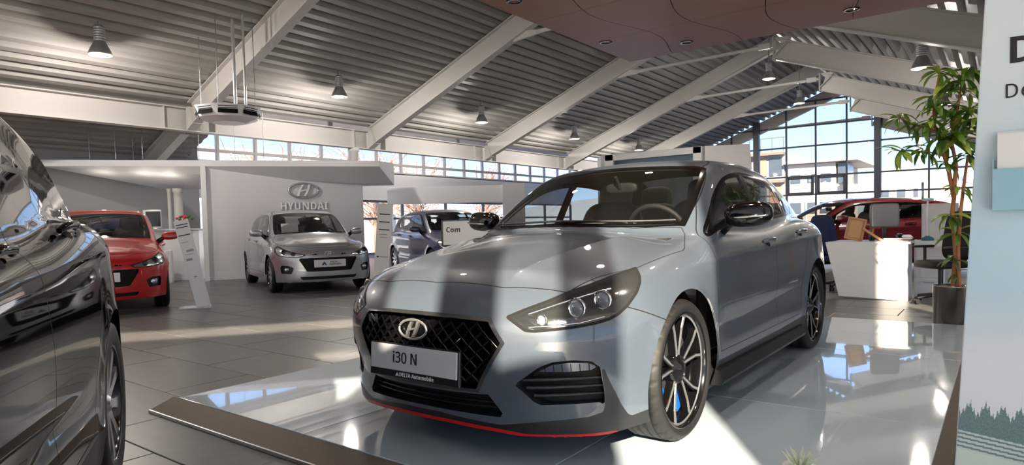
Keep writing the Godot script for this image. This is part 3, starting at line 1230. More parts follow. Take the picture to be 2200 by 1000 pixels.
# tyre and wheel; axis out along +x * side
func wheel(parent: Node3D, at: Vector3, side: float, d: Dictionary) -> void:
	var xf := Transform3D(Basis(Vector3(0, 0, 1), Vector3(side, 0, 0), Vector3(0, side, 0)), at)
	var r: float = d.r
	var w: float = d.w * 0.5
	var rr: float = d.rim
	var fine: bool = d.get("fine", false)
	var st := sb()
	lathe(st, [V(rr + 0.003, w - 0.012), V(rr - 0.004, w - 0.006), V(rr - 0.010, w - 0.012), V(rr - 0.014, w - 0.03), V(rr - 0.028, w - 0.09), V(rr - 0.034, -w + 0.02), V(rr, -w + 0.01)], 64, xf)
	var rim := put(st, "wheel", d.rim_mat, parent)
	# tyre
	st = sb()
	var prof: Array = [V(rr - 0.006, -w + 0.012), V(rr + 0.02, -w + 0.002), V((rr + r) * 0.5, -w - 0.002), V(r - 0.018, -w + 0.006), V(r - 0.004, -w + 0.022), V(r, -w + 0.034)]
	var gr := 4 if fine else 2
	for g in gr:
		var x := lerpf(-w + 0.03, w - 0.03, (g + 0.75) / (gr + 0.5))
		prof.append_array([V(r, x - 0.006), V(r - 0.007, x - 0.005), V(r - 0.007, x + 0.005), V(r, x + 0.006)])
	prof.append_array([V(r, w - 0.034), V(r - 0.004, w - 0.022), V(r - 0.018, w - 0.006), V((rr + r) * 0.5, w + 0.002), V(rr + 0.02, w - 0.002), V(rr + 0.004, w - 0.008), V(rr - 0.002, w - 0.014)])
	var n := 180 if fine else 48
	for i in prof.size() - 1:
		soft(st)
		for k in n:
			var q: Array = []
			for c in [[i, k], [i, k + 1], [i + 1, k + 1], [i + 1, k]]:
				var p: Vector2 = prof[c[0]]
				var kk: int = c[1] % n
				var pr := p.x
				if fine and absf(p.y) > w * 0.55 and p.x > r - 0.01 and (kk % 6 == 0): pr -= 0.006
				var t := TAU * kk / n
				q.append(xf * Vector3(cos(t) * pr, p.y, sin(t) * pr))
			quad(st, q[0], q[1], q[2], q[3])
	put(st, "tyre", MT.rubber, rim)
	# brake disc
	st = sb()
	lathe(st, [V(0.0, w - 0.085), V(rr * 0.72, w - 0.085), V(rr * 0.72, w - 0.105), V(0.0, w - 0.105)], 40, xf, false)
	put(st, "brake_disc", MT.steel, rim)
	var ang: float = d.get("turn", 0.3)
	var sp: int = d.spokes
	var dark := sb()
	var face := sb()
	for i in sp:
		var c := ang + TAU * i / sp
		if d.twin:
			for sg in [-1.0, 1.0]:
				var pl: Array = []
				for u in [[0.045, 0.010], [0.085, 0.013], [0.115, 0.021], [rr * 0.7, rr * 0.7 * 0.225], [rr - 0.012, (rr - 0.012) * 0.31]]:
					pl.append(V(u[0], u[1] * sg).rotated(c))
				spoke(dark, pl, [0.030, 0.028, 0.026, 0.024, 0.03], w - 0.062, 0.030, xf, rr, 0.0)
				spoke(face, pl, [0.007, 0.008, 0.010, 0.010, 0.016], w - 0.0325, 0.004, xf, rr, 0.0)
		else:
			var pl: Array = []
			for u in [0.04, rr * 0.5, rr - 0.012]: pl.append(V(u, 0).rotated(c))
			spoke(face, pl, [0.05, 0.036, 0.052], w - 0.045, 0.028, xf, rr, 0.0)
	if d.twin:
		put(dark, "spoke_core", MT.gloss_black, rim)
		lathe(face, [V(rr - 0.022, w - 0.030), V(rr - 0.012, w - 0.026), V(rr - 0.002, w - 0.022)], 64, xf)
	put(face, "spokes", d.face_mat, rim)
	st = sb()
	lathe(st, [V(0.0, w - 0.018), V(0.03, w - 0.02), V(0.038, w - 0.03), V(0.062, w - 0.036), V(0.075, w - 0.05), V(0.075, w - 0.08)], 32, xf)
	put(st, "hub_cap", MT.gloss_black if d.twin else d.face_mat, rim)
	if d.has("caliper"):
		st = sb()
		var arc := PackedVector2Array()
		for k in 9: arc.append(V(rr * 0.84, 0).rotated(-0.42 + 0.085 * k))
		for k in 9: arc.append(V(rr * 0.56, 0).rotated(-0.42 + 0.085 * (8 - k)))
		prism(st, arc, 0.05, xf * Transform3D(Basis(Vector3(1, 0, 0), Vector3(0, 0, 1), Vector3(0, -1, 0)), Vector3(0, w - 0.068, 0)))
		put(st, "brake_caliper", MT.red, rim)
		st = sb()
		for q in [[1.65, 0.5], [-1.15, 0.5], [-2.3, 0.45]]:
			var film := PackedVector2Array()
			for k in 9: film.append(V(rr * 0.86, 0).rotated(q[0] + q[1] * k / 8.0))
			for k in 9: film.append(V(rr * 0.45, 0).rotated(q[0] + q[1] * (8 - k) / 8.0))
			prism(st, film, 0.004, xf * Transform3D(Basis(Vector3(1, 0, 0), Vector3(0, 0, 1), Vector3(0, -1, 0)), Vector3(0, w - 0.078, 0)))
		put(st, "protective_film", MT.blue_film, rim)

# a bar in the wheel plane along pl with widths ws, from axis height z, thickness th, dished towards the hub
func spoke(st: SurfaceTool, pl: Array, ws: Array, z: float, th: float, xf: Transform3D, rr: float, _x: float) -> void:
	flat(st)
	var pts: Array = []
	for i in pl.size():
		var p: Vector2 = pl[i]
		var dr: Vector2 = (pl[mini(i + 1, pl.size() - 1)] - pl[maxi(i - 1, 0)]).normalized()
		var nn: Vector2 = V(-dr.y, dr.x) * ws[i] * 0.5
		var dish := -0.016 * (1.0 - p.length() / rr)
		var row: Array = []
		for e in [p - nn, p + nn]:
			row.append(xf * Vector3(e.x, z + dish, e.y))
			row.append(xf * Vector3(e.x, z + th + dish, e.y))
		pts.append(row)
	for i in pl.size() - 1:
		var a: Array = pts[i]
		var b: Array = pts[i + 1]
		quad(st, a[1], b[1], b[3], a[3])
		quad(st, a[0], b[0], b[1], a[1])
		quad(st, a[3], b[3], b[2], a[2])
	quad(st, pts[0][0], pts[0][1], pts[0][3], pts[0][2])

func bit(i: int) -> int: return 1 << i

# build the shell of a car and hang its panels under root
func car_body(root: Node3D, d: Dictionary, h: float, paint_m: Material) -> Shell:
	var sh := Shell.new()
	sh.setup(d)
	sh.net(h)
	var all := (1 << 25) - 1
	var painted := bit(BODY) | bit(BONNET) | bit(BUMPER) | bit(WING) | bit(DOOR_F) | bit(DOOR_R) | bit(ROOF)
	for s in [d.ax1, d.ax2]: sh.cut(circle(s, d.ay, d.R), all, GONE)
	# glass
	sh.cut(region(d.dlo, SIDE, V3(0.42, 0.7, 0), V3(2, 2, 9), 4), bit(BODY), FRAME)
	var inner := region(d.dlo, SIDE, V3(0.42, 0.7, 0), V3(2, 2, 9), 4)
	sh.cut(inner, bit(FRAME), GLASS_F, -0.022)
	var px: Array = d.pillar
	sh.cut(func(p: Vector3) -> float: return px[0] - px[1] * (p.y - 1.0) - p.z, bit(GLASS_F), GLASS_R, 0.035)
	sh.cut(func(p: Vector3) -> float: return px[0] - px[1] * (p.y - 1.0) - p.z, bit(GLASS_R), -1, -0.035)
	for t in sh.Q.size():
		if sh.Q[t] == GLASS_R:
			var c := (sh.P[sh.I[t * 3]] + sh.P[sh.I[t * 3 + 1]] + sh.P[sh.I[t * 3 + 2]]) / 3.0
			if px[0] - px[1] * (c.y - 1.0) - c.z > -0.035: sh.Q[t] = FRAME
	if d.has("quarter"):
		sh.seam(line(d.quarter, SIDE, V3(0.4, 0.8, 1.5)), 0.012, bit(GLASS_R), FRAME)
	var w: Array = d.screen
	var scr: Array = []
	for k in 9:
		var a: float = -w[2] + 2 * w[2] * k / 8.0
		scr.append(V(a, w[0] + w[1] * a * a))
	for q in d.screen_side: scr.append(q)
	for k in 9:
		var a: float = w[5] - 2 * w[5] * k / 8.0
		scr.append(V(a, w[3] + w[4] * a * a))
	for k in d.screen_side.size(): scr.append(V(-d.screen_side[-1 - k].x, d.screen_side[-1 - k].y))
	var sc := region(scr, TOP, V3(-1, w[6], 0.5), V3(1, 2, 3))
	sh.cut(sc, bit(BODY), FRIT)
	sh.cut(sc, bit(FRIT), SCREEN, -0.03)
	sh.cut(region(d.rear_screen, TOP, V3(-1, w[6], 2.0), V3(1, 2, 9)), bit(BODY), LID)
	sh.cut(region(d.rear_screen, TOP, V3(-1, w[6], 2.0), V3(1, 2, 9)), bit(LID), REAR_SCREEN, -0.03)
	# lamps and openings
	if d.has("lamp"):
		var lm := region(d.lamp, ROUND, V3(0.1, 0.4, -1), V3(2, 1.2, 1.2))
		sh.cut(lm, bit(BODY), LAMP)
		sh.seam(lm, 0.006, bit(BODY) | bit(LAMP), GAP)
	if d.has("bonnet"):
		var bn := region(d.bonnet, TOP, V3(-1, 0.62, -1), V3(1, 1.3, 2))
		sh.cut(bn, bit(BODY), BONNET)
		sh.seam(bn, d.gap, bit(BODY) | bit(BONNET), GAP)
	if d.has("bumper"):
		var bp := region(d.bumper, SIDE, V3(0.3, 0, -1), V3(2, 0.9, 1.5))
		sh.cut(region(d.bumper, SIDE), bit(BODY), BUMPER)
		sh.seam(bp, d.gap, bit(BODY) | bit(BUMPER), GAP)
	if d.has("wing"):
		sh.cut(region(d.wing, SIDE, V3(0.4, 0, 0), V3(2, 1.2, 3)), bit(BODY), WING)
	var doors: Array = [d.door_f, d.door_r]
	for k in 2:
		var dr := region(doors[k], SIDE, V3(0.42, 0, 0), V3(2, 2, 9), 0)
		sh.cut(dr, bit(BODY), DOOR_F + k)
		sh.seam(dr, d.gap, bit(BODY) | bit(WING) | bit(DOOR_F) | bit(DOOR_R), GAP)
	if d.has("sill"):
		sh.cut(line(d.sill, SIDE, V3(0.4, 0, d.ax1), V3(2, 0.6, d.ax2)), painted, SILL)
	for q in d.get("front_cuts", []):
		sh.cut(region(q[1], FRONT, V3(-1, 0, -1), V3(2, 1, 0.8), q[2]), painted | bit(RING) | bit(GRILLE) | bit(TRIM) | bit(VENT) | bit(STRIPE), q[0], q[3])
	if d.has("taillamp"):
		var tl := region(d.taillamp, SIDE, V3(0.3, 0.5, 3.0), V3(2, 2, 9))
		sh.cut(tl, bit(BODY), TAIL)
		sh.seam(tl, 0.005, bit(BODY) | bit(TAIL), GAP)
	var P := func(mask: int, called: String, m: Material, sides := 0) -> void:
		var me := sh.mesh(mask, sides)
		if me.get_surface_count(): put_mesh(me, called, m, root)
	P.call(bit(BODY) | bit(ROOF), "body", paint_m)
	P.call(bit(BONNET), "bonnet", paint_m)
	P.call(bit(BUMPER), "front_bumper", paint_m)
	for sd in [1, -1]:
		P.call(bit(WING), "front_wing", paint_m, sd)
		P.call(bit(DOOR_F), "front_door", paint_m, sd)
		P.call(bit(DOOR_R), "rear_door", paint_m, sd)
		P.call(bit(GLASS_F), "front_side_window", d.get("front_glass", MT.car_glass), sd)
		P.call(bit(GLASS_R), "rear_side_window", d.get("rear_glass", MT.car_glass), sd)
		P.call(bit(SILL), "side_sill", d.get("sill_mat", MT.black_plastic), sd)
		P.call(bit(TAIL), "tail_lamp", d.get("tail_mat", MT.tail_red), sd)
	P.call(bit(SCREEN), "windscreen", MT.car_glass)
	P.call(bit(REAR_SCREEN), "rear_window", MT.car_glass)
	P.call(bit(FRIT), "windscreen_border", MT.gloss_black)
	P.call(bit(LID), "rear_window_border", MT.gloss_black)
	P.call(bit(FRAME), "window_frame", MT.gloss_black, 1)
	P.call(bit(FRAME), "window_frame", MT.gloss_black, -1)
	P.call(bit(GAP), "panel_gaps", MT.gap)
	root.get_child(root.get_child_count() - 1).set_meta("kind", "stuff")
	P.call(bit(TRIM), "lower_trim", MT.black_plastic)
	P.call(bit(STRIPE), "front_stripe", MT.red)
	# lining inside the cabin
	put_mesh(sh.mesh(bit(BODY) | bit(ROOF) | bit(FRAME) | bit(FRIT), 0, -0.02, true, Vector3.ZERO, d.belt + 0.03), "headlining", MT.lining, root)
	# wheel housings
	for s in [d.ax1, d.ax2]:
		for sd in [-1.0, 1.0]:
			var st := sb()
			soft(st)
			var a0 := asin((d.ay - d.yc - 0.01) / (d.R + 0.012))
			for k in 24:
				var t0: float = lerpf(-a0, PI + a0, k / 24.0)
				var t1: float = lerpf(-a0, PI + a0, (k + 1) / 24.0)
				var p0 := V3(0, d.ay + sin(t0) * (d.R + 0.012), -s + cos(t0) * (d.R + 0.012))
				var p1 := V3(0, d.ay + sin(t1) * (d.R + 0.012), -s + cos(t1) * (d.R + 0.012))
				var i0 := V3(sd * 0.5, 0, 0)
				var o0 := V3(sd * d.well, 0, 0)
				quad(st, p0 + i0, p0 + o0, p1 + o0, p1 + i0)
				for q in [p0 + i0, p1 + i0, V3(sd * 0.5, d.ay, -s)]: st.add_vertex(q)
			put(st, "wheel_housing", MT.gap, root)
	return sh

# seats, dashboard, floor
func cabin(root: Node3D, d: Dictionary, m_seat: Material) -> void:
	var g: Array = d.cabin    # dash s, front seat s, rear seat s, half width, belt, hip height
	var w: float = g[3]
	var st := sb()
	box(st, V3(0, 0.30, -(g[0] + g[2] + 0.3) * 0.5), V3(w * 2, 0.06, g[2] + 0.6 - g[0]))
	for sd in [-1.0, 1.0]: box(st, V3(sd * (w + 0.02), 0.60, -(g[0] + g[2] + 0.62) * 0.5), V3(0.06, g[4] * 2 - 1.28, g[2] + 0.14 - g[0]), 0.02)
	box(st, V3(0, 0.62, -g[2] - 0.42), V3(w * 2, 0.66, 0.06))
	box(st, V3(0, 0.60, -g[0] + 0.12), V3(w * 2, 0.64, 0.06))
	put(st, "cabin_tub", MT.lining, root)
	st = sb()
	var prof := curve2([V(-0.16, 0.02), V(-0.05, 0.075), V(0.14, 0.07), V(0.24, 0.0), V(0.22, -0.12), V(0.0, -0.2), V(-0.16, -0.12)], 4)
	prism(st, prof, w * 2 - 0.2, Transform3D(Basis(Vector3(0, 0, -1), Vector3(0, 1, 0), Vector3(1, 0, 0)), V3(-w + 0.1, g[4] - 0.115, -g[0] - 0.14)))
	put(st, "dashboard", MT.dash, root)
	for q in [[0.36, g[1]], [-0.36, g[1]], [0.34, g[2]], [-0.34, g[2]]]:
		st = sb()
		superblob(st, V3(q[0], g[5], -q[1] + 0.2), V3(0.25, 0.09, 0.27), 0.45)
		superblob(st, V3(q[0], g[5] + 0.33, -q[1] - 0.10), V3(0.25, 0.34, 0.08), 0.5, Basis(Vector3.RIGHT, -0.3))
		var seat := put(st, "seat", m_seat, root)
		st = sb()
		superblob(st, V3(q[0], g[5] + 0.70, -q[1] - 0.22), V3(0.135, 0.105, 0.05), 0.55, Basis(Vector3.RIGHT, -0.2))
		for x in [-0.05, 0.05]: tube(st, [V3(q[0] + x, g[5] + 0.55, -q[1] - 0.18), V3(q[0] + x, g[5] + 0.68, -q[1] - 0.215)], 0.008, 6)
		put(st, "headrest", m_seat, seat)
	st = sb()
	var ring: Array = []
	var b := Basis(Vector3.RIGHT, 0.42)
	var c := V3(0.36, g[4] - 0.05, -g[0] - 0.40)
	for k in 33: ring.append(c + b * V3(cos(TAU * k / 32) * 0.185, sin(TAU * k / 32) * 0.185, 0))
	tube(st, ring, 0.016, 10, false)
	superblob(st, c + b * V3(0, 0, 0.03), V3(0.075, 0.065, 0.035), 0.7, b)
	for t in [0.0, PI, -PI / 2]: tube(st, [c + b * V3(cos(t) * 0.05, sin(t) * 0.05, 0.01), c + b * V3(cos(t) * 0.18, sin(t) * 0.18, 0)], 0.014, 6)
	put(st, "steering_wheel", MT.dash, root)
	st = sb()
	var mz: float = d.mirror_in[0]
	superblob(st, V3(0, d.mirror_in[1], -mz), V3(0.115, 0.035, 0.02), 0.6, Basis(Vector3.RIGHT, 0.15))
	tube(st, [V3(0, d.mirror_in[1], -mz + 0.02), V3(0, d.mirror_in[1] + 0.07, -mz + 0.08)], 0.012, 6)
	put(st, "interior_mirror", MT.dash, root)

func door_handle(root: Node3D, sh: Shell, s: float, y: float, sd: float, m: Material, le := 0.11) -> void:
	var p := sh.side(y, s)
	var n := sh.normal(p)
	var o := V3(p.x * sd, p.y, -p.z)
	var nx := V3(n.x * sd, n.y, -n.z)
	var z := Vector3(0, 0, 1)
	var b := Basis(nx, z.cross(nx).normalized(), z).orthonormalized()
	var st := sb()
	superblob(st, o - nx * 0.012, V3(0.016, 0.036, le * 0.62), 0.9, b, 20, 10)
	var cup := put(st, "handle_cup", MT.gap, root)
	st = sb()
	var pts: Array = []
	var rad: Array = []
	for k in 9:
		var u := k / 4.0 - 1.0
		pts.append(o + b * V3(0.036 - 0.022 * u * u * u * u, 0, u * le))
		rad.append(0.014 if absf(u) < 0.9 else 0.010)
	tube(st, pts, rad, 10)
	put(st, "door_handle", m, root)

func door_mirror(root: Node3D, at: Vector3, sd: float, m: Material, size := 1.0) -> void:
	var st := sb()
	var b := Basis(Vector3.UP, sd * 0.12) * Basis(Vector3.BACK, sd * 0.06)
	superblob(st, at, V3(0.125, 0.068, 0.075) * size, 0.72, b, 32, 16)
	var o := put(st, "door_mirror", m, root)
	st = sb()
	superblob(st, at + V3(sd * 0.03, -0.012, 0.062 * size), V3(0.09, 0.009, 0.02) * size, 0.8, b)
	put(st, "indicator", MT.chrome, o)
	st = sb()
	tube(st, [at + V3(-sd * 0.10, -0.035, 0.0), at + V3(-sd * 0.17, -0.09, -0.02)], [0.03, 0.04], 10)
	put(st, "mirror_foot", MT.gloss_black, o)
	st = sb()
	superblob(st, at + V3(0, 0, -0.066 * size), V3(0.108, 0.055, 0.012) * size, 0.7, b)
	put(st, "mirror_glass", MT.mirror, o)

func spec_fastback() -> Dictionary:
	return {
		L = 4.33, ax1 = 0.90, ax2 = 3.45, ay = 0.325, R = 0.372, flare = 0.014,
		sweep = [0.36, 0.26], rsweep = [0.25, 0.35], tum = [0.40, 0.10], rcrown = 0.11, rtop = 0.13, rcab = 0.11, rjoin = 0.025, rfront = 0.10,
		tuck = 0.045, ym = 0.60, yc = 0.13,
		W = [V(0, 0.80), V(0.3, 0.845), V(0.6, 0.882), V(0.9, 0.888), V(1.3, 0.878), V(2.0, 0.882), V(3.0, 0.886), V(3.45, 0.892), V(3.9, 0.865), V(4.2, 0.82), V(4.5, 0.76)],
		T = [V(0, 0.655), V(0.15, 0.752), V(0.39, 0.846), V(0.65, 0.905), V(0.9, 0.945), V(1.15, 0.968), V(1.5, 0.975), V(2.4, 0.985), V(3.1, 1.02), V(3.6, 1.035), V(4.0, 1.02), V(4.5, 1.0)],
		K = [V(0, 0.14), V(0.5, 0.2), V(1.1, 0.16), V(1.6, 0.04), V(3.0, 0.04), V(4.2, 0.10)],
		C = [V(0, -1.0), V(0.7, 0.5), V(0.95, 0.86), V(1.08, 0.955), V(1.3, 1.08), V(1.6, 1.235), V(1.9, 1.362), V(2.1, 1.405), V(2.35, 1.428), V(2.7, 1.432), V(3.05, 1.408), V(3.4, 1.345), V(3.8, 1.215), V(4.1, 1.09), V(4.3, 1.02), V(4.6, 0.9)],
		G = [V(0.8, 0.70), V(1.3, 0.755), V(1.7, 0.775), V(2.3, 0.79), V(3.0, 0.765), V(3.5, 0.71), V(4.0, 0.64), V(4.4, 0.58)],
		B = [V(0, 0.78), V(0.6, 0.86), V(1.2, 0.94), V(2.3, 0.97), V(3.2, 1.01), V(4.4, 1.02)],
		bow = [V(1.0, 0.62), V(1.4, 0.45), V(1.95, 0.14), V(2.4, 0.0), V(3.2, 0.0), V(4.0, -0.3)],
		nose = [V(0.0, 0.14), V(0.13, 0.085), V(0.2, 0.075), V(0.3, 0.07), V(0.4, 0.045), V(0.52, 0.034), V(0.6, 0.045), V(0.68, 0.085), V(0.8, 0.17)],
		tail = [V(0.0, 0.12), V(0.3, 0.02), V(0.6, 0.0), V(0.8, 0.04), V(0.95, 0.08), V(1.0, 0.03), V(1.06, 0.05), V(1.5, 0.5)],
		c1a = [V(0.4, 0.0), V(1.1, 0.010), V(2.5, 0.016), V(3.4, 0.014), V(4.2, 0.006)], c1y = [V(0.0, 0.74), V(1.2, 0.80), V(2.4, 0.84), V(3.5, 0.87), V(4.3, 0.88)],
		c2a = [V(1.3, 0.0), V(1.5, -0.022), V(2.9, -0.022), V(3.1, 0.0)], c2y = [V(0, 0.46), V(1.4, 0.46), V(3.0, 0.52)],
		ha = [V(0.1, 0.0), V(0.35, 0.008), V(1.0, 0.012), V(1.2, 0.0)], hx = [V(0, 0.32), V(1.2, 0.50)],
		gap = 0.0022, belt = 1.0, well = 0.80,
		dlo = [V(1.45, 0.925), V(1.62, 1.05), V(1.84, 1.185), V(2.08, 1.275), V(2.38, 1.318), V(2.68, 1.312), V(3.0, 1.275), V(3.22, 1.19), V(3.42, 1.09), V(3.38, 1.045), V(3.2, 1.032), V(2.6, 1.002), V(2.0, 0.975), V(1.62, 0.945)],
		pillar = [2.37, -0.12], quarter = [V(3.02, 1.0), V(3.10, 1.30)],
		screen = [1.13, 0.62, 0.672, 1.90, 0.29, 0.575, 0.93], screen_side = [V(0.659, 1.60), V(0.616, 1.85)],
		rear_screen = [V(-0.5, 3.2), V(0.5, 3.2), V(0.56, 3.9), V(-0.56, 3.9)],
		lamp = [V(0.520, 0.634), V(0.600, 0.661), V(0.705, 0.691), V(0.802, 0.722), V(0.935, 0.755), V(1.038, 0.781), V(1.150, 0.803), V(1.163, 0.774), V(1.159, 0.748), V(1.138, 0.715), V(1.087, 0.667), V(1.041, 0.638), V(1.001, 0.622), V(0.929, 0.607), V(0.834, 0.595), V(0.740, 0.587), V(0.645, 0.581), V(0.605, 0.584), V(0.568, 0.606)],
		bonnet = [V(-0.61, 0.325), V(-0.355, 0.222), V(0, 0.192), V(0.355, 0.222), V(0.61, 0.325), V(0.742, 0.69), V(0.757, 0.845), V(0.779, 1.118), V(0.768, 1.165), V(0.69, 1.36), V(0.66, 1.39), V(0.45, 1.25), V(0, 1.11), V(-0.45, 1.25), V(-0.66, 1.39), V(-0.69, 1.36), V(-0.768, 1.165), V(-0.779, 1.118), V(-0.757, 0.845), V(-0.742, 0.69)],
		bumper = [V(-1, 0), V(-1, 0.9), V(0.43, 0.9), V(0.455, 0.662), V(0.675, 0.578), V(0.75, 0.5), V(0.75, 0)],
		wing = [V(0.40, 0.0), V(0.40, 0.95), V(1.16, 0.95), V(1.345, 0.90), V(1.335, 0.8), V(1.325, 0.7), V(1.335, 0.5), V(1.37, 0.3), V(1.37, 0)],
		door_f = [V(1.335, 0.8), V(1.325, 0.7), V(1.335, 0.5), V(1.365, 0.33), V(2.40, 0.33), V(2.405, 0.7), V(2.41, 1.0), V(2.35, 1.42), V(2.0, 1.34), V(1.60, 1.10), V(1.41, 0.93)],
		door_r = [V(2.40, 0.33), V(2.95, 0.33), V(3.03, 0.52), V(3.07, 0.60), V(3.18, 0.75), V(3.28, 0.95), V(3.36, 1.06), V(3.2, 1.25), V(2.9, 1.36), V(2.35, 1.42), V(2.41, 1.0), V(2.405, 0.7)],
		sill = [V(3.2, 0.305), V(2.5, 0.29), V(1.7, 0.285), V(1.1, 0.285)],
		front_cuts = [
			[RING, [V(-0.2, 0.642), V(0.2, 0.638), V(0.372, 0.628), V(0.440, 0.533), V(0.306, 0.318), V(-0.2, 0.322)], 0, 0.0],
			[GRILLE, [V(-0.2, 0.642), V(0.2, 0.638), V(0.372, 0.628), V(0.440, 0.533), V(0.306, 0.318), V(-0.2, 0.322)], 0, -0.014],
			[INTAKE, [V(-0.2, 0.309), V(0.320, 0.309), V(0.345, 0.312), V(0.402, 0.236), V(0.392, 0.218), V(0.25, 0.224), V(-0.2, 0.233)], 0, 0.0],
			[VENT, [V(0.462, 0.360), V(0.507, 0.396), V(0.560, 0.437), V(0.607, 0.457), V(0.675, 0.464), V(0.730, 0.456), V(0.753, 0.430), V(0.756, 0.350), V(0.753, 0.272), V(0.737, 0.284), V(0.672, 0.281), V(0.549, 0.276), V(0.523, 0.290)], 0, 0.0],
			[DRL, [V(0.553, 0.417), V(0.607, 0.445), V(0.655, 0.452), V(0.718, 0.450), V(0.744, 0.434), V(0.728, 0.420), V(0.653, 0.415)], 0, 0.0],
			[TRIM, [V(0.757, 0.43), V(0.766, 0.418), V(0.780, 0.347), V(0.797, 0.272), V(0.812, 0.222), V(0.82, 0.212), V(0.865, 0.229), V(1.1, 0.235), V(1.1, 0.05), V(-0.2, 0.05), V(-0.2, 0.212), V(0.1, 0.212), V(0.391, 0.186), V(0.527, 0.205), V(0.703, 0.225), V(0.747, 0.242), V(0.753, 0.262), V(0.757, 0.35)], 0, 0.0],
			[STRIPE, [V(-0.2, 0.187), V(0.15, 0.185), V(0.36, 0.171), V(0.44, 0.161), V(0.49, 0.153), V(0.66, 0.153), V(0.775, 0.158), V(0.80, 0.14), V(0.66, 0.10), V(0.2, 0.1), V(-0.2, 0.1)], 0, 0.0],
			[GONE, [V(-0.2, 0.172), V(0.15, 0.170), V(0.36, 0.156), V(0.44, 0.147), V(0.49, 0.139), V(0.66, 0.139), V(0.76, 0.147), V(0.81, 0.158), V(0.9, 0.178), V(1.1, 0.19), V(1.1, 0.0), V(-0.2, 0.0)], 0, 0.0],
		],
		cabin = [1.35, 2.35, 3.05, 0.66, 0.98, 0.50], mirror_in = [1.98, 1.235],
	}

# ---------- the grey fastback on the podium ----------
func clear_lamp(root: Node3D, sh: Shell, depth: float, lenses: Array, sd: int) -> void:
	var hs := put_mesh(sh.mesh(bit(LAMP), sd, 0.0, false, V3(0, 0, depth)), "headlight", MT.lamp_black, root)
	put_mesh(sh.walls(bit(LAMP), V3(0, 0, depth), sd), "lamp_wall", MT.lamp_black, hs)
	put_mesh(sh.mesh(bit(LAMP), sd, 0.001), "lamp_cover", MT.lamp_glass, hs)
	for q in lenses:
		var p := sh.front(q[0], q[1])
		var c := V3(p.x * sd, p.y, -p.z - depth * 0.75)
		var r: float = q[2]
		var xf := Transform3D(Basis(Vector3.RIGHT, PI / 2), c)
		var st := sb()
		lathe(st, [V(r * 0.86, 0.0), V(r * 1.25, 0.008), V(r * 1.32, r * 0.75), V(r * 1.05, r * 0.85), V(r * 0.98, r * 0.3)], 28, xf)
		put(st, "lens_ring", MT.chrome, hs)
		st = sb()
		superblob(st, c + V3(0, 0, r * 0.35), V3(r, r, r * 0.6), 1.0)
		put(st, "projector_lens", MT.lens, hs)

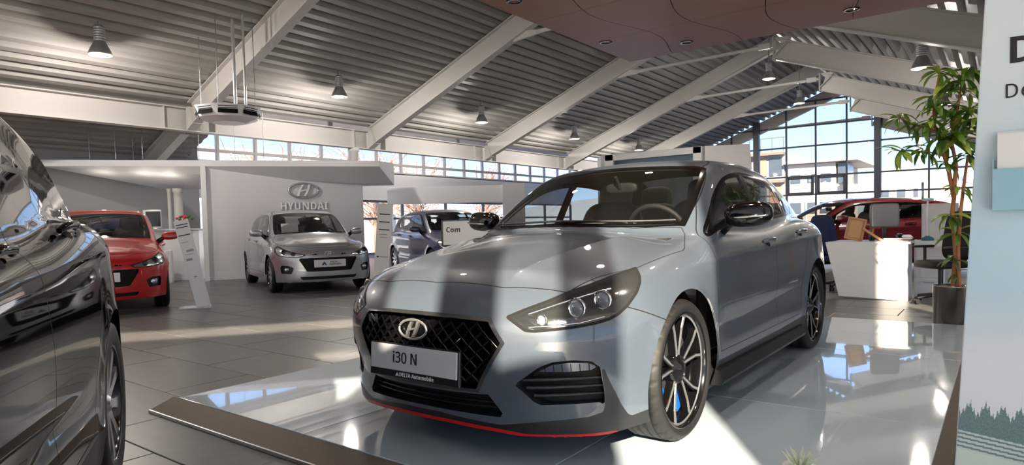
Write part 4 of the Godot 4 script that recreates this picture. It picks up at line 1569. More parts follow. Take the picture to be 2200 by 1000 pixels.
func build_fastback(at: Vector3) -> void:
	var d := spec_fastback()
	var root := thing("car", "grey fastback with honeycomb grille and red lip stripe on the white glass podium", "car", at)
	var sh := car_body(root, d, HERO_H, MT.paint_grey)
	# grille
	var gb := put_mesh(sh.mesh(bit(GRILLE), 0, 0.0, false, V3(0, 0, 0.07)), "grille", MT.pit, root)
	put_mesh(sh.walls(bit(GRILLE), V3(0, 0, 0.07)), "grille_wall", MT.gloss_black, gb)
	var rg := put_mesh(sh.mesh(bit(RING), 0, 0.004), "grille_frame", MT.dark_chrome, root)
	put_mesh(sh.walls(bit(RING), V3(0, 0, 0.01), 0, -0.004), "frame_edge", MT.dark_chrome, rg)
	var hexa := PackedVector2Array([V(-0.360, 0.616), V(0.360, 0.616), V(0.424, 0.533), V(0.298, 0.334), V(-0.298, 0.334), V(-0.424, 0.533)])
	var st := sb()
	var stx := sb()
	var dx := 0.031
	var dy := 0.0305
	for j in 11:
		for i in range(-15, 16):
			var y0 := 0.33 + j * dy
			var up: bool = (i + j) % 2 == 0
			var a := V(i * dx, y0 + (dy if up else 0.0))
			var b := V((i + 1) * dx, y0 + (0.0 if up else dy))
			if not (Geometry2D.is_point_in_polygon(a, hexa) and Geometry2D.is_point_in_polygon(b, hexa)): continue
			var pa := sh.front(a.x, a.y)
			var pb := sh.front(b.x, b.y)
			var va := V3(a.x, a.y, -pa.z - 0.012)
			var vb := V3(b.x, b.y, -pb.z - 0.012)
			tube(st, [va, vb], 0.0062, 6)
			var bk := V3(0, 0.004, -0.05)
			flat(st)
			quad(st, va, vb, vb + bk, va + bk)
	put(st, "grille_mesh", MT.gloss_black, gb)
	var cc := sh.front(0.0, 0.566)
	var eb := oval_badge(root, "badge", V3(0, 0.566, -cc.z + 0.006), 0.165, MT.alloy, Basis(Vector3.RIGHT, -0.1), 0.012)
	st = sb()
	var disc: Array = []
	for k in 32: disc.append(V(cos(TAU * k / 32) * 0.081, sin(TAU * k / 32) * 0.041))
	prism(st, PackedVector2Array(disc), 0.03, Transform3D(Basis(), V3(0, 0.566, -cc.z - 0.034)))
	put(st, "badge_plate", MT.gloss_black, eb)
	# small letter mark on the grille
	var np := sh.front(-0.30, 0.592)
	st = sb()
	for q in [[-0.028, 0.0], [0.016, 0.0]]: prism(st, PackedVector2Array([V(q[0], -0.018), V(q[0] + 0.013, -0.018), V(q[0] + 0.013, 0.018), V(q[0], 0.018)]), 0.006, Transform3D(Basis(), V3(-0.30, 0.592, -np.z + 0.004)))
	prism(st, PackedVector2Array([V(-0.028, 0.018), V(-0.012, 0.018), V(0.029, -0.018), V(0.013, -0.018)]), 0.006, Transform3D(Basis(), V3(-0.30, 0.592, -np.z + 0.004)))
	put(st, "letter_badge", MT.alloy, root)
	# number plate
	var pc := sh.front(0.0, 0.43)
	var pb := Basis(Vector3.RIGHT, -0.06)
	var po := V3(0, 0.432, -pc.z + 0.016)
	st = sb()
	box(st, po + pb * V3(0, -0.012, -0.008), V3(0.545, 0.150, 0.016), 0.004, pb)
	var plate := put(st, "number_plate", MT.black_plastic, root)
	st = sb()
	box(st, po + pb * V3(0, 0.002, 0.002), V3(0.525, 0.112, 0.006), 0.002, pb)
	put(st, "plate_sheet", MT.plate, plate)
	words("i30 N", 0.048, 0.002, "plate_text", MT.ink, plate, po + pb * V3(-0.04, 0.004, 0.0065), pb)
	words("DELTA Automobile", 0.017, 0.001, "holder_text", MT.white, plate, po + pb * V3(0.025, -0.070, 0.001), pb, true)
	st = sb()
	prism(st, PackedVector2Array([V(0, 0.008), V(-0.011, -0.008), V(-0.003, -0.008), V(0, -0.002), V(0.003, -0.008), V(0.011, -0.008)]), 0.001, Transform3D(pb, po + pb * V3(-0.092, -0.070, 0.0005)))
	put(st, "holder_mark", MT.white, plate)
	# lower intake with slats
	var ib := put_mesh(sh.mesh(bit(INTAKE), 0, 0.0, false, V3(0, 0, 0.08)), "lower_intake", MT.pit, root)
	put_mesh(sh.walls(bit(INTAKE), V3(0, 0, 0.08)), "intake_wall", MT.black_plastic, ib)
	for k in 3:
		st = sb()
		var pts: Array = []
		var y := 0.296 - k * 0.022
		for i in 17:
			var a := lerpf(-0.345, 0.345, i / 16.0) * (1.0 + k * 0.05)
			pts.append(V3(a, y, -sh.front(a, y).z - 0.028))
		tube(st, pts, 0.0045, 6)
		put(st, "slat", MT.black_plastic, ib)
	# side vents and lamps
	for sd in [1, -1]:
		var vb := put_mesh(sh.mesh(bit(VENT) | bit(DRL), sd, 0.0, false, V3(0, 0, 0.07)), "side_vent", MT.pit, root)
		put_mesh(sh.walls(bit(VENT) | bit(DRL), V3(0, 0, 0.07), sd), "vent_wall", MT.black_plastic, vb)
		for k in 3:
			st = sb()
			var pts: Array = []
			var rad: Array = []
			for i in 11:
				var u := i / 10.0
				var y := 0.378 - k * 0.034 + u * 0.008
				var a := lerpf([0.478, 0.492, 0.515][k], 0.745, u)
				pts.append(V3(a * sd, y, -sh.front(a, y).z - 0.022 - 0.012 * u))
				rad.append(0.009 if u < 0.8 else 0.006)
			tube(st, pts, rad, 8)
			put(st, "slat", MT.black_plastic, vb)
		put_mesh(sh.mesh(bit(DRL), sd, -0.004), "day_light", MT.drl, vb)
		st = sb()
		for i in 6:
			var a := 0.58 + i * 0.028
			var p0 := sh.front(a, 0.418)
			var p1 := sh.front(a, 0.447)
			tube(st, [V3(p0.x * sd, p0.y, -p0.z - 0.002), V3(p1.x * sd, p1.y, -p1.z - 0.002)], 0.0016, 5)
		put(st, "light_divider", MT.lamp_black, vb)
		clear_lamp(root, sh, 0.075, [[0.545, 0.618, 0.020], [0.652, 0.662, 0.032], [0.722, 0.690, 0.032]], sd)
		var tr := sb()
		var pts: Array = []
		for q in [[0.49, 0.652], [0.58, 0.690], [0.66, 0.722], [0.72, 0.742]]:
			var p := sh.front(q[0], q[1])
			pts.append(V3(p.x * sd, p.y - 0.012, -p.z - 0.03))
		tube(tr, pts, 0.006, 6)
		pts = []
		for q in [[0.50, 0.592], [0.58, 0.596], [0.68, 0.606], [0.75, 0.628]]:
			var p := sh.front(q[0], q[1])
			pts.append(V3(p.x * sd, p.y, -p.z - 0.03))
		tube(tr, pts, 0.004, 6)
		put(tr, "lamp_strip", MT.chrome, root.get_child(root.get_child_count() - 1))
		door_handle(root, sh, 2.25, 0.862, sd, MT.paint_grey)
		door_handle(root, sh, 3.06, 0.900, sd, MT.paint_grey)
		door_mirror(root, V3(sd * 0.93, 1.035, -1.66), sd, MT.gloss_black)
		# skirt under the sill
		st = sb()
		var sk := PackedVector2Array([V(0.80, 0.16), V(0.895, 0.165), V(0.91, 0.19), V(0.885, 0.24), V(0.80, 0.26)])
		prism(st, sk, 1.72, Transform3D(Basis(Vector3(sd, 0, 0), Vector3.UP, Vector3(0, 0, sd)), V3(0, 0, -2.17 - 0.86 * sd)))
		put(st, "side_skirt", MT.black_plastic, root)
		var wd := {r = 0.3235, w = 0.235, rim = 0.266, spokes = 5, twin = true, rim_mat = MT.gloss_black, face_mat = MT.alloy, caliper = true, fine = sd > 0, turn = 0.24}
		wheel(root, V3(sd * 0.765, 0.3235, -d.ax1), sd, wd)
		wd.turn = 0.55
		wd.fine = false
		wheel(root, V3(sd * 0.765, 0.3235, -d.ax2), sd, wd)
	cabin(root, d, MT.seat_grey)
	st = sb()
	for q in [[-0.55, 0.25], [0.05, 0.62]]:
		var p0 := sh.over(q[0], 1.17 + 0.62 * q[0] * q[0])
		var p1 := sh.over(q[1], 1.20 + 0.62 * q[1] * q[1])
		var pts: Array = []
		for k in 7:
			var a := lerpf(q[0], q[1], k / 6.0)
			var p := sh.over(a, 1.165 + 0.62 * a * a)
			pts.append(V3(a, p.y + 0.014, -p.z))
		tube(st, pts, 0.007, 6)
	put(st, "wipers", MT.black_plastic, root)
	st = sb()
	box(st, V3(0, 0.185, -2.4), V3(1.3, 0.03, 3.4))
	put(st, "underbody", MT.gap, root)

# ---------- the other cars ----------
func spec_small() -> Dictionary:
	return {
		L = 4.035, ax1 = 0.80, ax2 = 3.37, ay = 0.31, R = 0.352, flare = 0.016,
		sweep = [0.34, 0.36], rsweep = [0.22, 0.2], tum = [0.30, 0.12], rcrown = 0.12, rtop = 0.14, rcab = 0.12, rjoin = 0.03, rfront = 0.11,
		tuck = 0.04, ym = 0.60, yc = 0.16,
		W = [V(0, 0.78), V(0.3, 0.815), V(0.8, 0.858), V(1.3, 0.845), V(2.2, 0.86), V(3.37, 0.865), V(3.8, 0.83), V(4.2, 0.78)],
		T = [V(0, 0.70), V(0.1, 0.79), V(0.3, 0.87), V(0.6, 0.94), V(0.9, 0.985), V(1.1, 1.005), V(1.5, 0.985), V(2.5, 0.99), V(3.4, 1.02), V(4.2, 1.03)],
		K = [V(0, 0.16), V(0.5, 0.22), V(1.1, 0.18), V(1.6, 0.05), V(3.0, 0.04), V(4.0, 0.08)],
		C = [V(0, -1.0), V(0.6, 0.4), V(0.85, 0.87), V(1.0, 0.99), V(1.3, 1.16), V(1.6, 1.32), V(1.85, 1.415), V(2.1, 1.458), V(2.5, 1.474), V(3.0, 1.46), V(3.5, 1.41), V(3.8, 1.34), V(3.95, 1.2), V(4.2, 0.9)],
		G = [V(0.7, 0.68), V(1.3, 0.735), V(1.8, 0.755), V(2.5, 0.765), V(3.3, 0.745), V(3.8, 0.71), V(4.2, 0.68)],
		B = [V(0, 0.80), V(0.6, 0.88), V(1.2, 0.95), V(2.3, 0.98), V(3.4, 1.02), V(4.2, 1.03)],
		bow = [V(0.9, 0.55), V(1.3, 0.42), V(1.85, 0.15), V(2.3, 0.0), V(4.0, 0.0)],
		nose = [V(0, 0.14), V(0.15, 0.06), V(0.25, 0.03), V(0.4, 0.022), V(0.55, 0.02), V(0.65, 0.03), V(0.72, 0.05), V(0.8, 0.12)],
		tail = [V(0, 0.1), V(0.3, 0.03), V(0.6, 0.0), V(0.9, 0.02), V(1.1, 0.1), V(1.3, 0.22), V(1.45, 0.36)],
		c1a = [V(0.5, 0.0), V(1.0, 0.012), V(3.4, 0.014), V(4.0, 0.004)], c1y = [V(0, 0.74), V(1.2, 0.80), V(3.5, 0.88), V(4.2, 0.90)],
		c2a = [V(1.2, 0.0), V(1.5, -0.02), V(2.8, -0.02), V(3.0, 0.0)], c2y = [V(0, 0.45), V(3.0, 0.50)],
		ha = [V(0.15, 0.0), V(0.4, 0.008), V(0.9, 0.010), V(1.1, 0.0)], hx = [V(0, 0.35), V(1.2, 0.52)],
		gap = 0.003, belt = 1.0, well = 0.78,
		dlo = [V(1.38, 0.965), V(1.6, 1.12), V(1.85, 1.285), V(2.1, 1.365), V(2.6, 1.39), V(3.1, 1.37), V(3.42, 1.31), V(3.58, 1.21), V(3.5, 1.12), V(3.0, 1.035), V(2.3, 0.995), V(1.6, 0.965)],
		pillar = [2.33, -0.1], quarter = [V(3.0, 1.0), V(3.05, 1.4)],
		screen = [1.05, 0.55, 0.655, 1.80, 0.25, 0.565, 0.97], screen_side = [V(0.645, 1.45), V(0.608, 1.65)],
		rear_screen = [V(-0.52, 3.62), V(0.52, 3.62), V(0.56, 3.92), V(-0.56, 3.92)],
		lamp = [V(0.44, 0.648), V(0.60, 0.678), V(0.80, 0.725), V(0.98, 0.775), V(1.10, 0.805), V(1.135, 0.77), V(1.10, 0.70), V(1.0, 0.648), V(0.85, 0.628), V(0.65, 0.615), V(0.5, 0.62)],
		bonnet = [V(-0.41, 0.22), V(-0.3, 0.15), V(0, 0.115), V(0.3, 0.15), V(0.41, 0.22), V(0.62, 0.38), V(0.71, 0.58), V(0.735, 0.8), V(0.74, 1.0), V(0.70, 1.16), V(0.64, 1.27), V(0.4, 1.12), V(0, 1.03), V(-0.4, 1.12), V(-0.64, 1.27), V(-0.70, 1.16), V(-0.74, 1.0), V(-0.735, 0.8), V(-0.71, 0.58), V(-0.62, 0.38)],
		bumper = [V(-1, 0), V(-1, 0.9), V(0.42, 0.9), V(0.45, 0.64), V(0.60, 0.56), V(0.66, 0.45), V(0.66, 0)],
		wing = [V(0.38, 0.0), V(0.38, 0.97), V(1.1, 0.98), V(1.3, 0.92), V(1.27, 0.7), V(1.29, 0.4), V(1.3, 0)],
		door_f = [V(1.27, 0.7), V(1.29, 0.32), V(2.33, 0.32), V(2.34, 1.0), V(2.28, 1.45), V(1.95, 1.38), V(1.55, 1.12), V(1.34, 0.96)],
		door_r = [V(2.33, 0.32), V(2.85, 0.32), V(2.95, 0.5), V(3.12, 0.72), V(3.22, 1.0), V(3.16, 1.4), V(2.28, 1.45), V(2.34, 1.0)],
		sill = [V(3.1, 0.26), V(1.05, 0.26)],
		taillamp = [V(3.72, 0.78), V(3.86, 0.76), V(4.2, 0.80), V(4.2, 0.98), V(3.86, 0.98)],
		front_cuts = [
			[GRILLE, [V(-0.2, 0.600), V(0.47, 0.596), V(0.49, 0.575), V(0.37, 0.37), V(-0.2, 0.365)], 0, 0.0],
			[RING, [V(-0.2, 0.673), V(0.34, 0.662), V(0.37, 0.645), V(-0.2, 0.645)], 0, 0.0],
			[VENT, [V(0.56, 0.435), V(0.64, 0.475), V(0.735, 0.48), V(0.75, 0.44), V(0.735, 0.345), V(0.60, 0.335)], 0, 0.0],
			[INTAKE, [V(-0.2, 0.285), V(0.50, 0.285), V(0.44, 0.235), V(-0.2, 0.235)], 0, 0.0],
		],
		cabin = [1.28, 2.25, 3.0, 0.64, 0.98, 0.54], mirror_in = [1.84, 1.27],
	}

func spec_suv() -> Dictionary:
	var d := spec_small()
	d.merge({
		L = 4.475, ax1 = 0.92, ax2 = 3.59, ay = 0.35, R = 0.405, tum = [0.34, 0.10], yc = 0.2, tuck = 0.05, ym = 0.72, flare = 0.010,
		W = [V(0, 0.82), V(0.3, 0.87), V(0.9, 0.915), V(1.4, 0.905), V(2.4, 0.915), V(3.59, 0.925), V(4.1, 0.885), V(4.6, 0.83)],
		T = [V(0, 0.85), V(0.15, 0.95), V(0.5, 1.02), V(1.0, 1.08), V(1.3, 1.10), V(1.6, 1.08), V(2.5, 1.10), V(3.4, 1.17), V(4.6, 1.19)],
		C = [V(0, -1.0), V(0.8, 0.7), V(1.05, 1.0), V(1.2, 1.11), V(1.5, 1.29), V(1.9, 1.50), V(2.2, 1.59), V(2.6, 1.635), V(3.1, 1.635), V(3.6, 1.605), V(4.0, 1.55), V(4.25, 1.48), V(4.4, 1.3), V(4.6, 0.9)],
		G = [V(0.8, 0.74), V(1.4, 0.80), V(2.5, 0.815), V(3.0, 0.80), V(3.4, 0.77), V(4.0, 0.72), V(4.6, 0.67)],
		B = [V(0, 0.9), V(0.6, 1.0), V(1.4, 1.06), V(2.5, 1.09), V(3.5, 1.16), V(4.6, 1.18)],
		tail = [V(0, 0.15), V(0.4, 0.03), V(0.7, 0.0), V(0.9, 0.03), V(1.1, 0.09), V(1.3, 0.2), V(1.5, 0.36), V(1.65, 0.5)],
		c1a = [V(0.5, 0.0), V(1.2, 0.004), V(3.6, 0.004), V(4.4, 0.0)], c1y = [V(0, 0.86), V(1.2, 0.92), V(3.5, 1.0), V(4.5, 1.02)],
		c2a = [V(1.3, 0.0), V(1.7, -0.014), V(2.7, -0.014), V(3.2, 0.0)], c2y = [V(0, 0.48), V(3.0, 0.56)],
		belt = 1.12, well = 0.83,
		dlo = [V(1.55, 1.10), V(1.75, 1.24), V(2.05, 1.40), V(2.4, 1.485), V(2.75, 1.50), V(3.0, 1.46), V(3.12, 1.40), V(3.21, 1.32), V(3.17, 1.285), V(2.75, 1.272), V(2.2, 1.25), V(1.9, 1.18)],
		pillar = [2.5, -0.1], 
		screen = [1.22, 0.55, 0.70, 2.05, 0.25, 0.60, 1.08], screen_side = [V(0.69, 1.65), V(0.65, 1.85)],
		rear_screen = [V(-0.55, 4.05), V(0.55, 4.05), V(0.6, 4.33), V(-0.6, 4.33)],
		door_f = [V(1.42, 0.8), V(1.44, 0.38), V(2.48, 0.38), V(2.50, 1.0), V(2.44, 1.6), V(2.0, 1.46), V(1.6, 1.18), V(1.48, 1.06)],
		door_r = [V(2.48, 0.38), V(3.0, 0.38), V(3.12, 0.55), V(3.32, 0.80), V(3.42, 1.1), V(3.5, 1.3), V(3.45, 1.56), V(2.44, 1.6), V(2.50, 1.0)],
		sill = [V(3.25, 0.36), V(1.2, 0.36)],
		taillamp = [V(3.56, 1.15), V(3.75, 1.19), V(4.0, 1.12), V(3.98, 1.03), V(3.72, 1.02), V(3.58, 1.08)],
		cabin = [1.45, 2.4, 3.15, 0.68, 1.1, 0.62], mirror_in = [2.05, 1.42],
	}, true)
	for k in ["lamp", "bonnet", "bumper", "wing", "front_cuts", "quarter"]: d.erase(k)
	d.rear_glass = MT.dark_glass
	d.front_glass = MT.dark_glass
	d.tail_mat = MT.lamp_black
	return d

func spec_wagon() -> Dictionary:
	var d := spec_small()
	d.merge({
		L = 4.50, ax1 = 0.88, ax2 = 3.53, ay = 0.32, R = 0.365, tum = [0.34, 0.12],
		W = [V(0, 0.80), V(0.3, 0.84), V(0.9, 0.885), V(2.2, 0.885), V(3.53, 0.89), V(4.1, 0.85), V(4.7, 0.78)],
		C = [V(0, -1.0), V(0.7, 0.5), V(0.95, 0.88), V(1.1, 0.97), V(1.4, 1.14), V(1.8, 1.335), V(2.1, 1.425), V(2.4, 1.455), V(2.9, 1.46), V(3.5, 1.43), V(4.0, 1.36), V(4.25, 1.28), V(4.4, 1.15), V(4.7, 0.85)],
		G = [V(0.7, 0.69), V(1.3, 0.75), V(2.3, 0.785), V(3.4, 0.76), V(4.1, 0.70), V(4.6, 0.66)],
		dlo = [V(1.45, 0.955), V(1.7, 1.12), V(2.0, 1.27), V(2.35, 1.34), V(2.9, 1.35), V(3.5, 1.31), V(3.95, 1.20), V(4.12, 1.09), V(3.9, 1.055), V(3.2, 1.03), V(2.3, 1.0), V(1.8, 0.975)],
		pillar = [2.42, -0.1], quarter = [V(3.32, 1.0), V(3.40, 1.4)],
		screen = [1.15, 0.55, 0.67, 1.92, 0.25, 0.57, 0.95], screen_side = [V(0.655, 1.55), V(0.615, 1.78)],
		rear_screen = [V(-0.5, 4.1), V(0.5, 4.1), V(0.55, 4.38), V(-0.55, 4.38)],
		door_f = [V(1.36, 0.7), V(1.38, 0.32), V(2.42, 0.32), V(2.43, 1.0), V(2.37, 1.45), V(1.95, 1.34), V(1.55, 1.08), V(1.42, 0.96)],
		door_r = [V(2.42, 0.32), V(2.98, 0.32), V(3.08, 0.5), V(3.25, 0.72), V(3.36, 1.0), V(3.34, 1.4), V(2.37, 1.45), V(2.43, 1.0)],
		taillamp = [V(4.1, 0.80), V(4.25, 0.78), V(4.7, 0.80), V(4.7, 0.96), V(4.25, 0.98)],
		cabin = [1.38, 2.35, 3.1, 0.66, 0.98, 0.52], mirror_in = [1.95, 1.24],
	}, true)
	for k in ["lamp", "bonnet", "bumper", "wing", "front_cuts"]: d.erase(k)
	d.rear_glass = MT.dark_glass
	return d

func turned(o: Node3D, fx: float, fz: float) -> void: o.rotation.y = atan2(fx, fz)

func small_car(label: String, at: Vector3, fx: float, fz: float, pm: Material, detail: String) -> Node3D:
	var d := spec_small()
	var root := thing("car", label, "car", at)
	turned(root, fx, fz)
	d.sill_mat = pm
	var sh := car_body(root, d, 0.03, pm)
	var gb := put_mesh(sh.mesh(bit(GRILLE), 0, 0.0, false, V3(0, 0, 0.05)), "grille", MT.pit, root)
	put_mesh(sh.walls(bit(GRILLE), V3(0, 0, 0.05)), "grille_wall", MT.black_plastic, gb)
	var st := sb()
	for j in 9:
		var y := 0.378 + j * 0.025
		var w := lerpf(0.37, 0.47, (y - 0.37) / 0.22)
		var pts: Array = []
		for i in 13:
			var a := lerpf(-w, w, i / 12.0)
			pts.append(V3(a, y + (0.008 if i % 2 else -0.008), -sh.front(a, y).z - 0.02))
		tube(st, pts, 0.004, 5)
	put(st, "grille_mesh", MT.black_plastic, gb)
	put_mesh(sh.mesh(bit(RING), 0, 0.0, false, V3(0, 0, 0.02)), "upper_slot", MT.gloss_black, root)
	put_mesh(sh.mesh(bit(INTAKE), 0, 0.0, false, V3(0, 0, 0.03)), "lower_intake", MT.pit, root)
	var p := sh.front(0, 0.66)
	oval_badge(root, "badge", V3(0, 0.662, -p.z + 0.004), 0.15, MT.alloy)
	p = sh.front(0, 0.50)
	st = sb()
	box(st, V3(0, 0.50, -p.z + 0.008), V3(0.53, 0.125, 0.02), 0.004)
	var plate := put(st, "number_plate", MT.white, root)
	if detail == "delta":
		words("DELTA", 0.030, 0.002, "plate_text", MT.ink, plate, V3(0.06, 0.522, -p.z + 0.019), Basis(), true)
		words("Automobile", 0.026, 0.002, "plate_text", MT.ink, plate, V3(0.085, 0.486, -p.z + 0.019), Basis(), true)
		st = sb()
		prism(st, PackedVector2Array([V(0, 0.032), V(-0.045, -0.03), V(-0.012, -0.03), V(0, -0.008), V(0.012, -0.03), V(0.045, -0.03)]), 0.002, Transform3D(Basis(), V3(-0.10, 0.502, -p.z + 0.018)))
		put(st, "plate_mark", mat(c8(30, 60, 130), 0.5), plate)
	for sd in [1, -1]:
		var vb := put_mesh(sh.mesh(bit(VENT), sd, 0.0, false, V3(0, 0, 0.04)), "fog_pocket", MT.black_plastic, root)
		put_mesh(sh.walls(bit(VENT), V3(0, 0, 0.04), sd), "pocket_wall", MT.black_plastic, vb)
		p = sh.front(0.655, 0.41)
		st = sb()
		superblob(st, V3(0.655 * sd, 0.41, -p.z - 0.02), V3(0.045, 0.04, 0.02), 0.9)
		put(st, "fog_lamp", MT.lamp_silver, vb)
		var hs := put_mesh(sh.mesh(bit(LAMP), sd, 0.0, false, V3(0, 0, 0.05)), "headlight", MT.lamp_silver, root)
		put_mesh(sh.walls(bit(LAMP), V3(0, 0, 0.05), sd), "lamp_wall", MT.lamp_silver, hs)
		put_mesh(sh.mesh(bit(LAMP), sd, 0.001), "lamp_cover", MT.lamp_glass, hs)
		for q in [[0.56, 0.665, 0.032], [0.68, 0.70, 0.04]]:
			p = sh.front(q[0], q[1])
			st = sb()
			lathe(st, [V(0.01, -q[2] * 0.3), V(q[2], 0.0), V(q[2] * 1.1, 0.0), V(q[2] * 1.15, -q[2] * 0.4)], 20, Transform3D(Basis(Vector3.RIGHT, PI / 2), V3(q[0] * sd, q[1], -p.z - 0.025)))
			superblob(st, V3(q[0] * sd, q[1], -p.z - 0.03), V3(0.02, 0.02, 0.012), 1.0)
			put(st, "projector_lens", MT.lamp_black, hs)
		door_handle(root, sh, 2.15, 0.87, sd, pm)
		door_handle(root, sh, 3.0, 0.90, sd, pm)
		door_mirror(root, V3(sd * 0.925, 1.03, -1.55), sd, pm, 0.95)
		var wd := {r = 0.31, w = 0.195, rim = 0.215, spokes = 10, twin = false, rim_mat = MT.lamp_black, face_mat = MT.alloy, turn = 0.2}
		wheel(root, V3(sd * 0.755, 0.31, -d.ax1), sd, wd)
		wheel(root, V3(sd * 0.755, 0.31, -d.ax2), sd, wd)
	cabin(root, d, MT.seat_dark)
	if detail == "delta":
		st = sb()
		box(st, V3(-0.36, 1.10, -1.40), V3(0.30, 0.20, 0.006), 0.002, Basis(Vector3.RIGHT, -0.35))
		put(st, "price_sheet", MT.white, root)
	return root

func side_car(label: String, d: Dictionary, at: Vector3, fx: float, fz: float, pm: Material, h: float, hands: Array, wr: float, mz := -1.75) -> Node3D:
	var root := thing("car", label, "car", at)
	turned(root, fx, fz)
	d.sill_mat = MT.black_plastic
	var sh := car_body(root, d, h, pm)
	for sd in [1, -1]:
		for q in hands: door_handle(root, sh, q[0], q[1], sd, pm)
		door_mirror(root, V3(sd * (d.G[2].y + 0.15), d.belt + 0.05, mz), sd, pm, 0.9)
		var wd := {r = wr, w = 0.225, rim = wr * 0.70, spokes = 10, twin = false, rim_mat = MT.lamp_black, face_mat = MT.alloy, turn = 0.2, fine = h < 0.02}
		wheel(root, V3(sd * (d.well - 0.02), wr, -d.ax1), sd, wd)
		wheel(root, V3(sd * (d.well - 0.02), wr, -d.ax2), sd, wd)
	cabin(root, d, MT.seat_dark)
	return root

func build_cars() -> void:
	var suv := side_car("glossy black SUV filling the left edge of the picture", spec_suv(), V3(-0.25, 0, 1.335), 0.887, 0.463, MT.paint_black, 0.019, [[2.27, 1.02], [3.12, 1.085]], 0.355, -1.36)
	var _a := small_car("silver hatchback with a DELTA plate parked before the logo wall", V3(-9.04, 0, -6.82), 0.924, 0.383, MT.paint_silver, "delta")
	_a = small_car("red hatchback seen from the front, half hidden by the black SUV", V3(-9.42, 0, -3.42), 0.92, 0.39, MT.paint_red, "plain")
	_a = small_car("violet blue hatchback behind the leaning white price stand", V3(-8.28, 0, -9.99), 0.90, 0.43, MT.paint_blue, "plain")
	_a = side_car("dark red estate car standing sideways behind the white desk", spec_wagon(), V3(-4.39, 0, -13.27), -0.796, 0.605, MT.paint_dark_red, 0.032, [[2.2, 0.88], [3.1, 0.92]], 0.325)

# ---------- furniture and signs ----------
func pic(w: int, h: int, fn: Callable) -> ImageTexture:
	var im := Image.create(w, h, false, Image.FORMAT_RGB8)
	for y in h:
		for x in w: im.set_pixel(x, y, fn.call(float(x) / w, float(y) / h))
	return ImageTexture.create_from_image(im)

func sheet(called: String, at: Vector3, w: float, h: float, m: Material, parent: Node3D, b := Basis()) -> MeshInstance3D:
	var q := QuadMesh.new()
	q.size = Vector2(w, h)
	var o := put_mesh(q, called, m, parent)
	o.transform = Transform3D(b, at)
	return o

func price_stand(label: String, at: Vector3, turn: float, lean: float, h: float, w: float, foot: float, bars: Array) -> void:
	var t := thing("price_stand", label, "price stand", at, turn, "leaning white price stands")
	var b := Basis(Vector3.BACK, lean)
	var st := sb()
	box(st, b * V3(0, h * 0.5, 0) + V3(0, 0.012, 0), V3(w, h, 0.025), 0.003, b)
	put(st, "panel", MT.white_wall, t)
	st = sb()
	box(st, V3(-foot * 0.5, 0.008, 0), V3(absf(foot) + w, 0.016, 0.30), 0.003)
	put(st, "foot_plate", MT.white_wall, t)
	for q in bars:
		st = sb()
		box(st, b * V3(q[0] * w, q[1] * h, 0.0135), V3(q[2] * w, q[3], 0.002), 0, b)
		put(st, "print_line", MT.ink if q[4] else mat(c8(150, 152, 158), 0.6), t)

func office_chair(label: String, at: Vector3, turn: float, m: Material, arms: bool) -> void:
	var t := thing("office_chair", label, "chair", at, turn, "swivel chairs at the desk")
	var st := sb()
	superblob(st, V3(0, 0.48, 0), V3(0.24, 0.05, 0.24), 0.5)
	put(st, "seat", m, t)
	st = sb()
	superblob(st, V3(0, 0.82, -0.23), V3(0.25, 0.30, 0.05), 0.5, Basis(Vector3.RIGHT, -0.15))
	put(st, "backrest", m, t)
	st = sb()
	tube(st, [V3(0, 0.1, 0), V3(0, 0.44, 0)], 0.028, 12)
	tube(st, [V3(0, 0.43, 0), V3(0, 0.45, -0.2), V3(0, 0.62, -0.27)], 0.02, 8)
	put(st, "column", MT.black_plastic, t)
	for k in 5:
		var a := TAU * k / 5 + 0.3
		st = sb()
		tube(st, [V3(0, 0.12, 0), V3(cos(a) * 0.29, 0.075, sin(a) * 0.29)], [0.025, 0.018], 8)
		var leg := put(st, "leg", MT.black_plastic, t)
		st = sb()
		for e in [-0.018, 0.018]: lathe(st, [V(0, -0.009), V(0.03, -0.009), V(0.03, 0.009), V(0, 0.009)], 14, Transform3D(Basis(Vector3.UP, -a) * Basis(Vector3.RIGHT, PI / 2), V3(cos(a) * 0.29, 0.032, sin(a) * 0.29) + Basis(Vector3.UP, -a) * V3(0, 0, e)), false)
		put(st, "castor", MT.black_plastic, leg)
	if arms:
		for s in [-1.0, 1.0]:
			st = sb()
			tube(st, [V3(s * 0.25, 0.45, 0.0), V3(s * 0.29, 0.52, 0), V3(s * 0.29, 0.68, 0)], 0.018, 8)
			box(st, V3(s * 0.29, 0.69, 0.02), V3(0.07, 0.03, 0.26), 0.01)
			put(st, "armrest", MT.black_plastic, t)

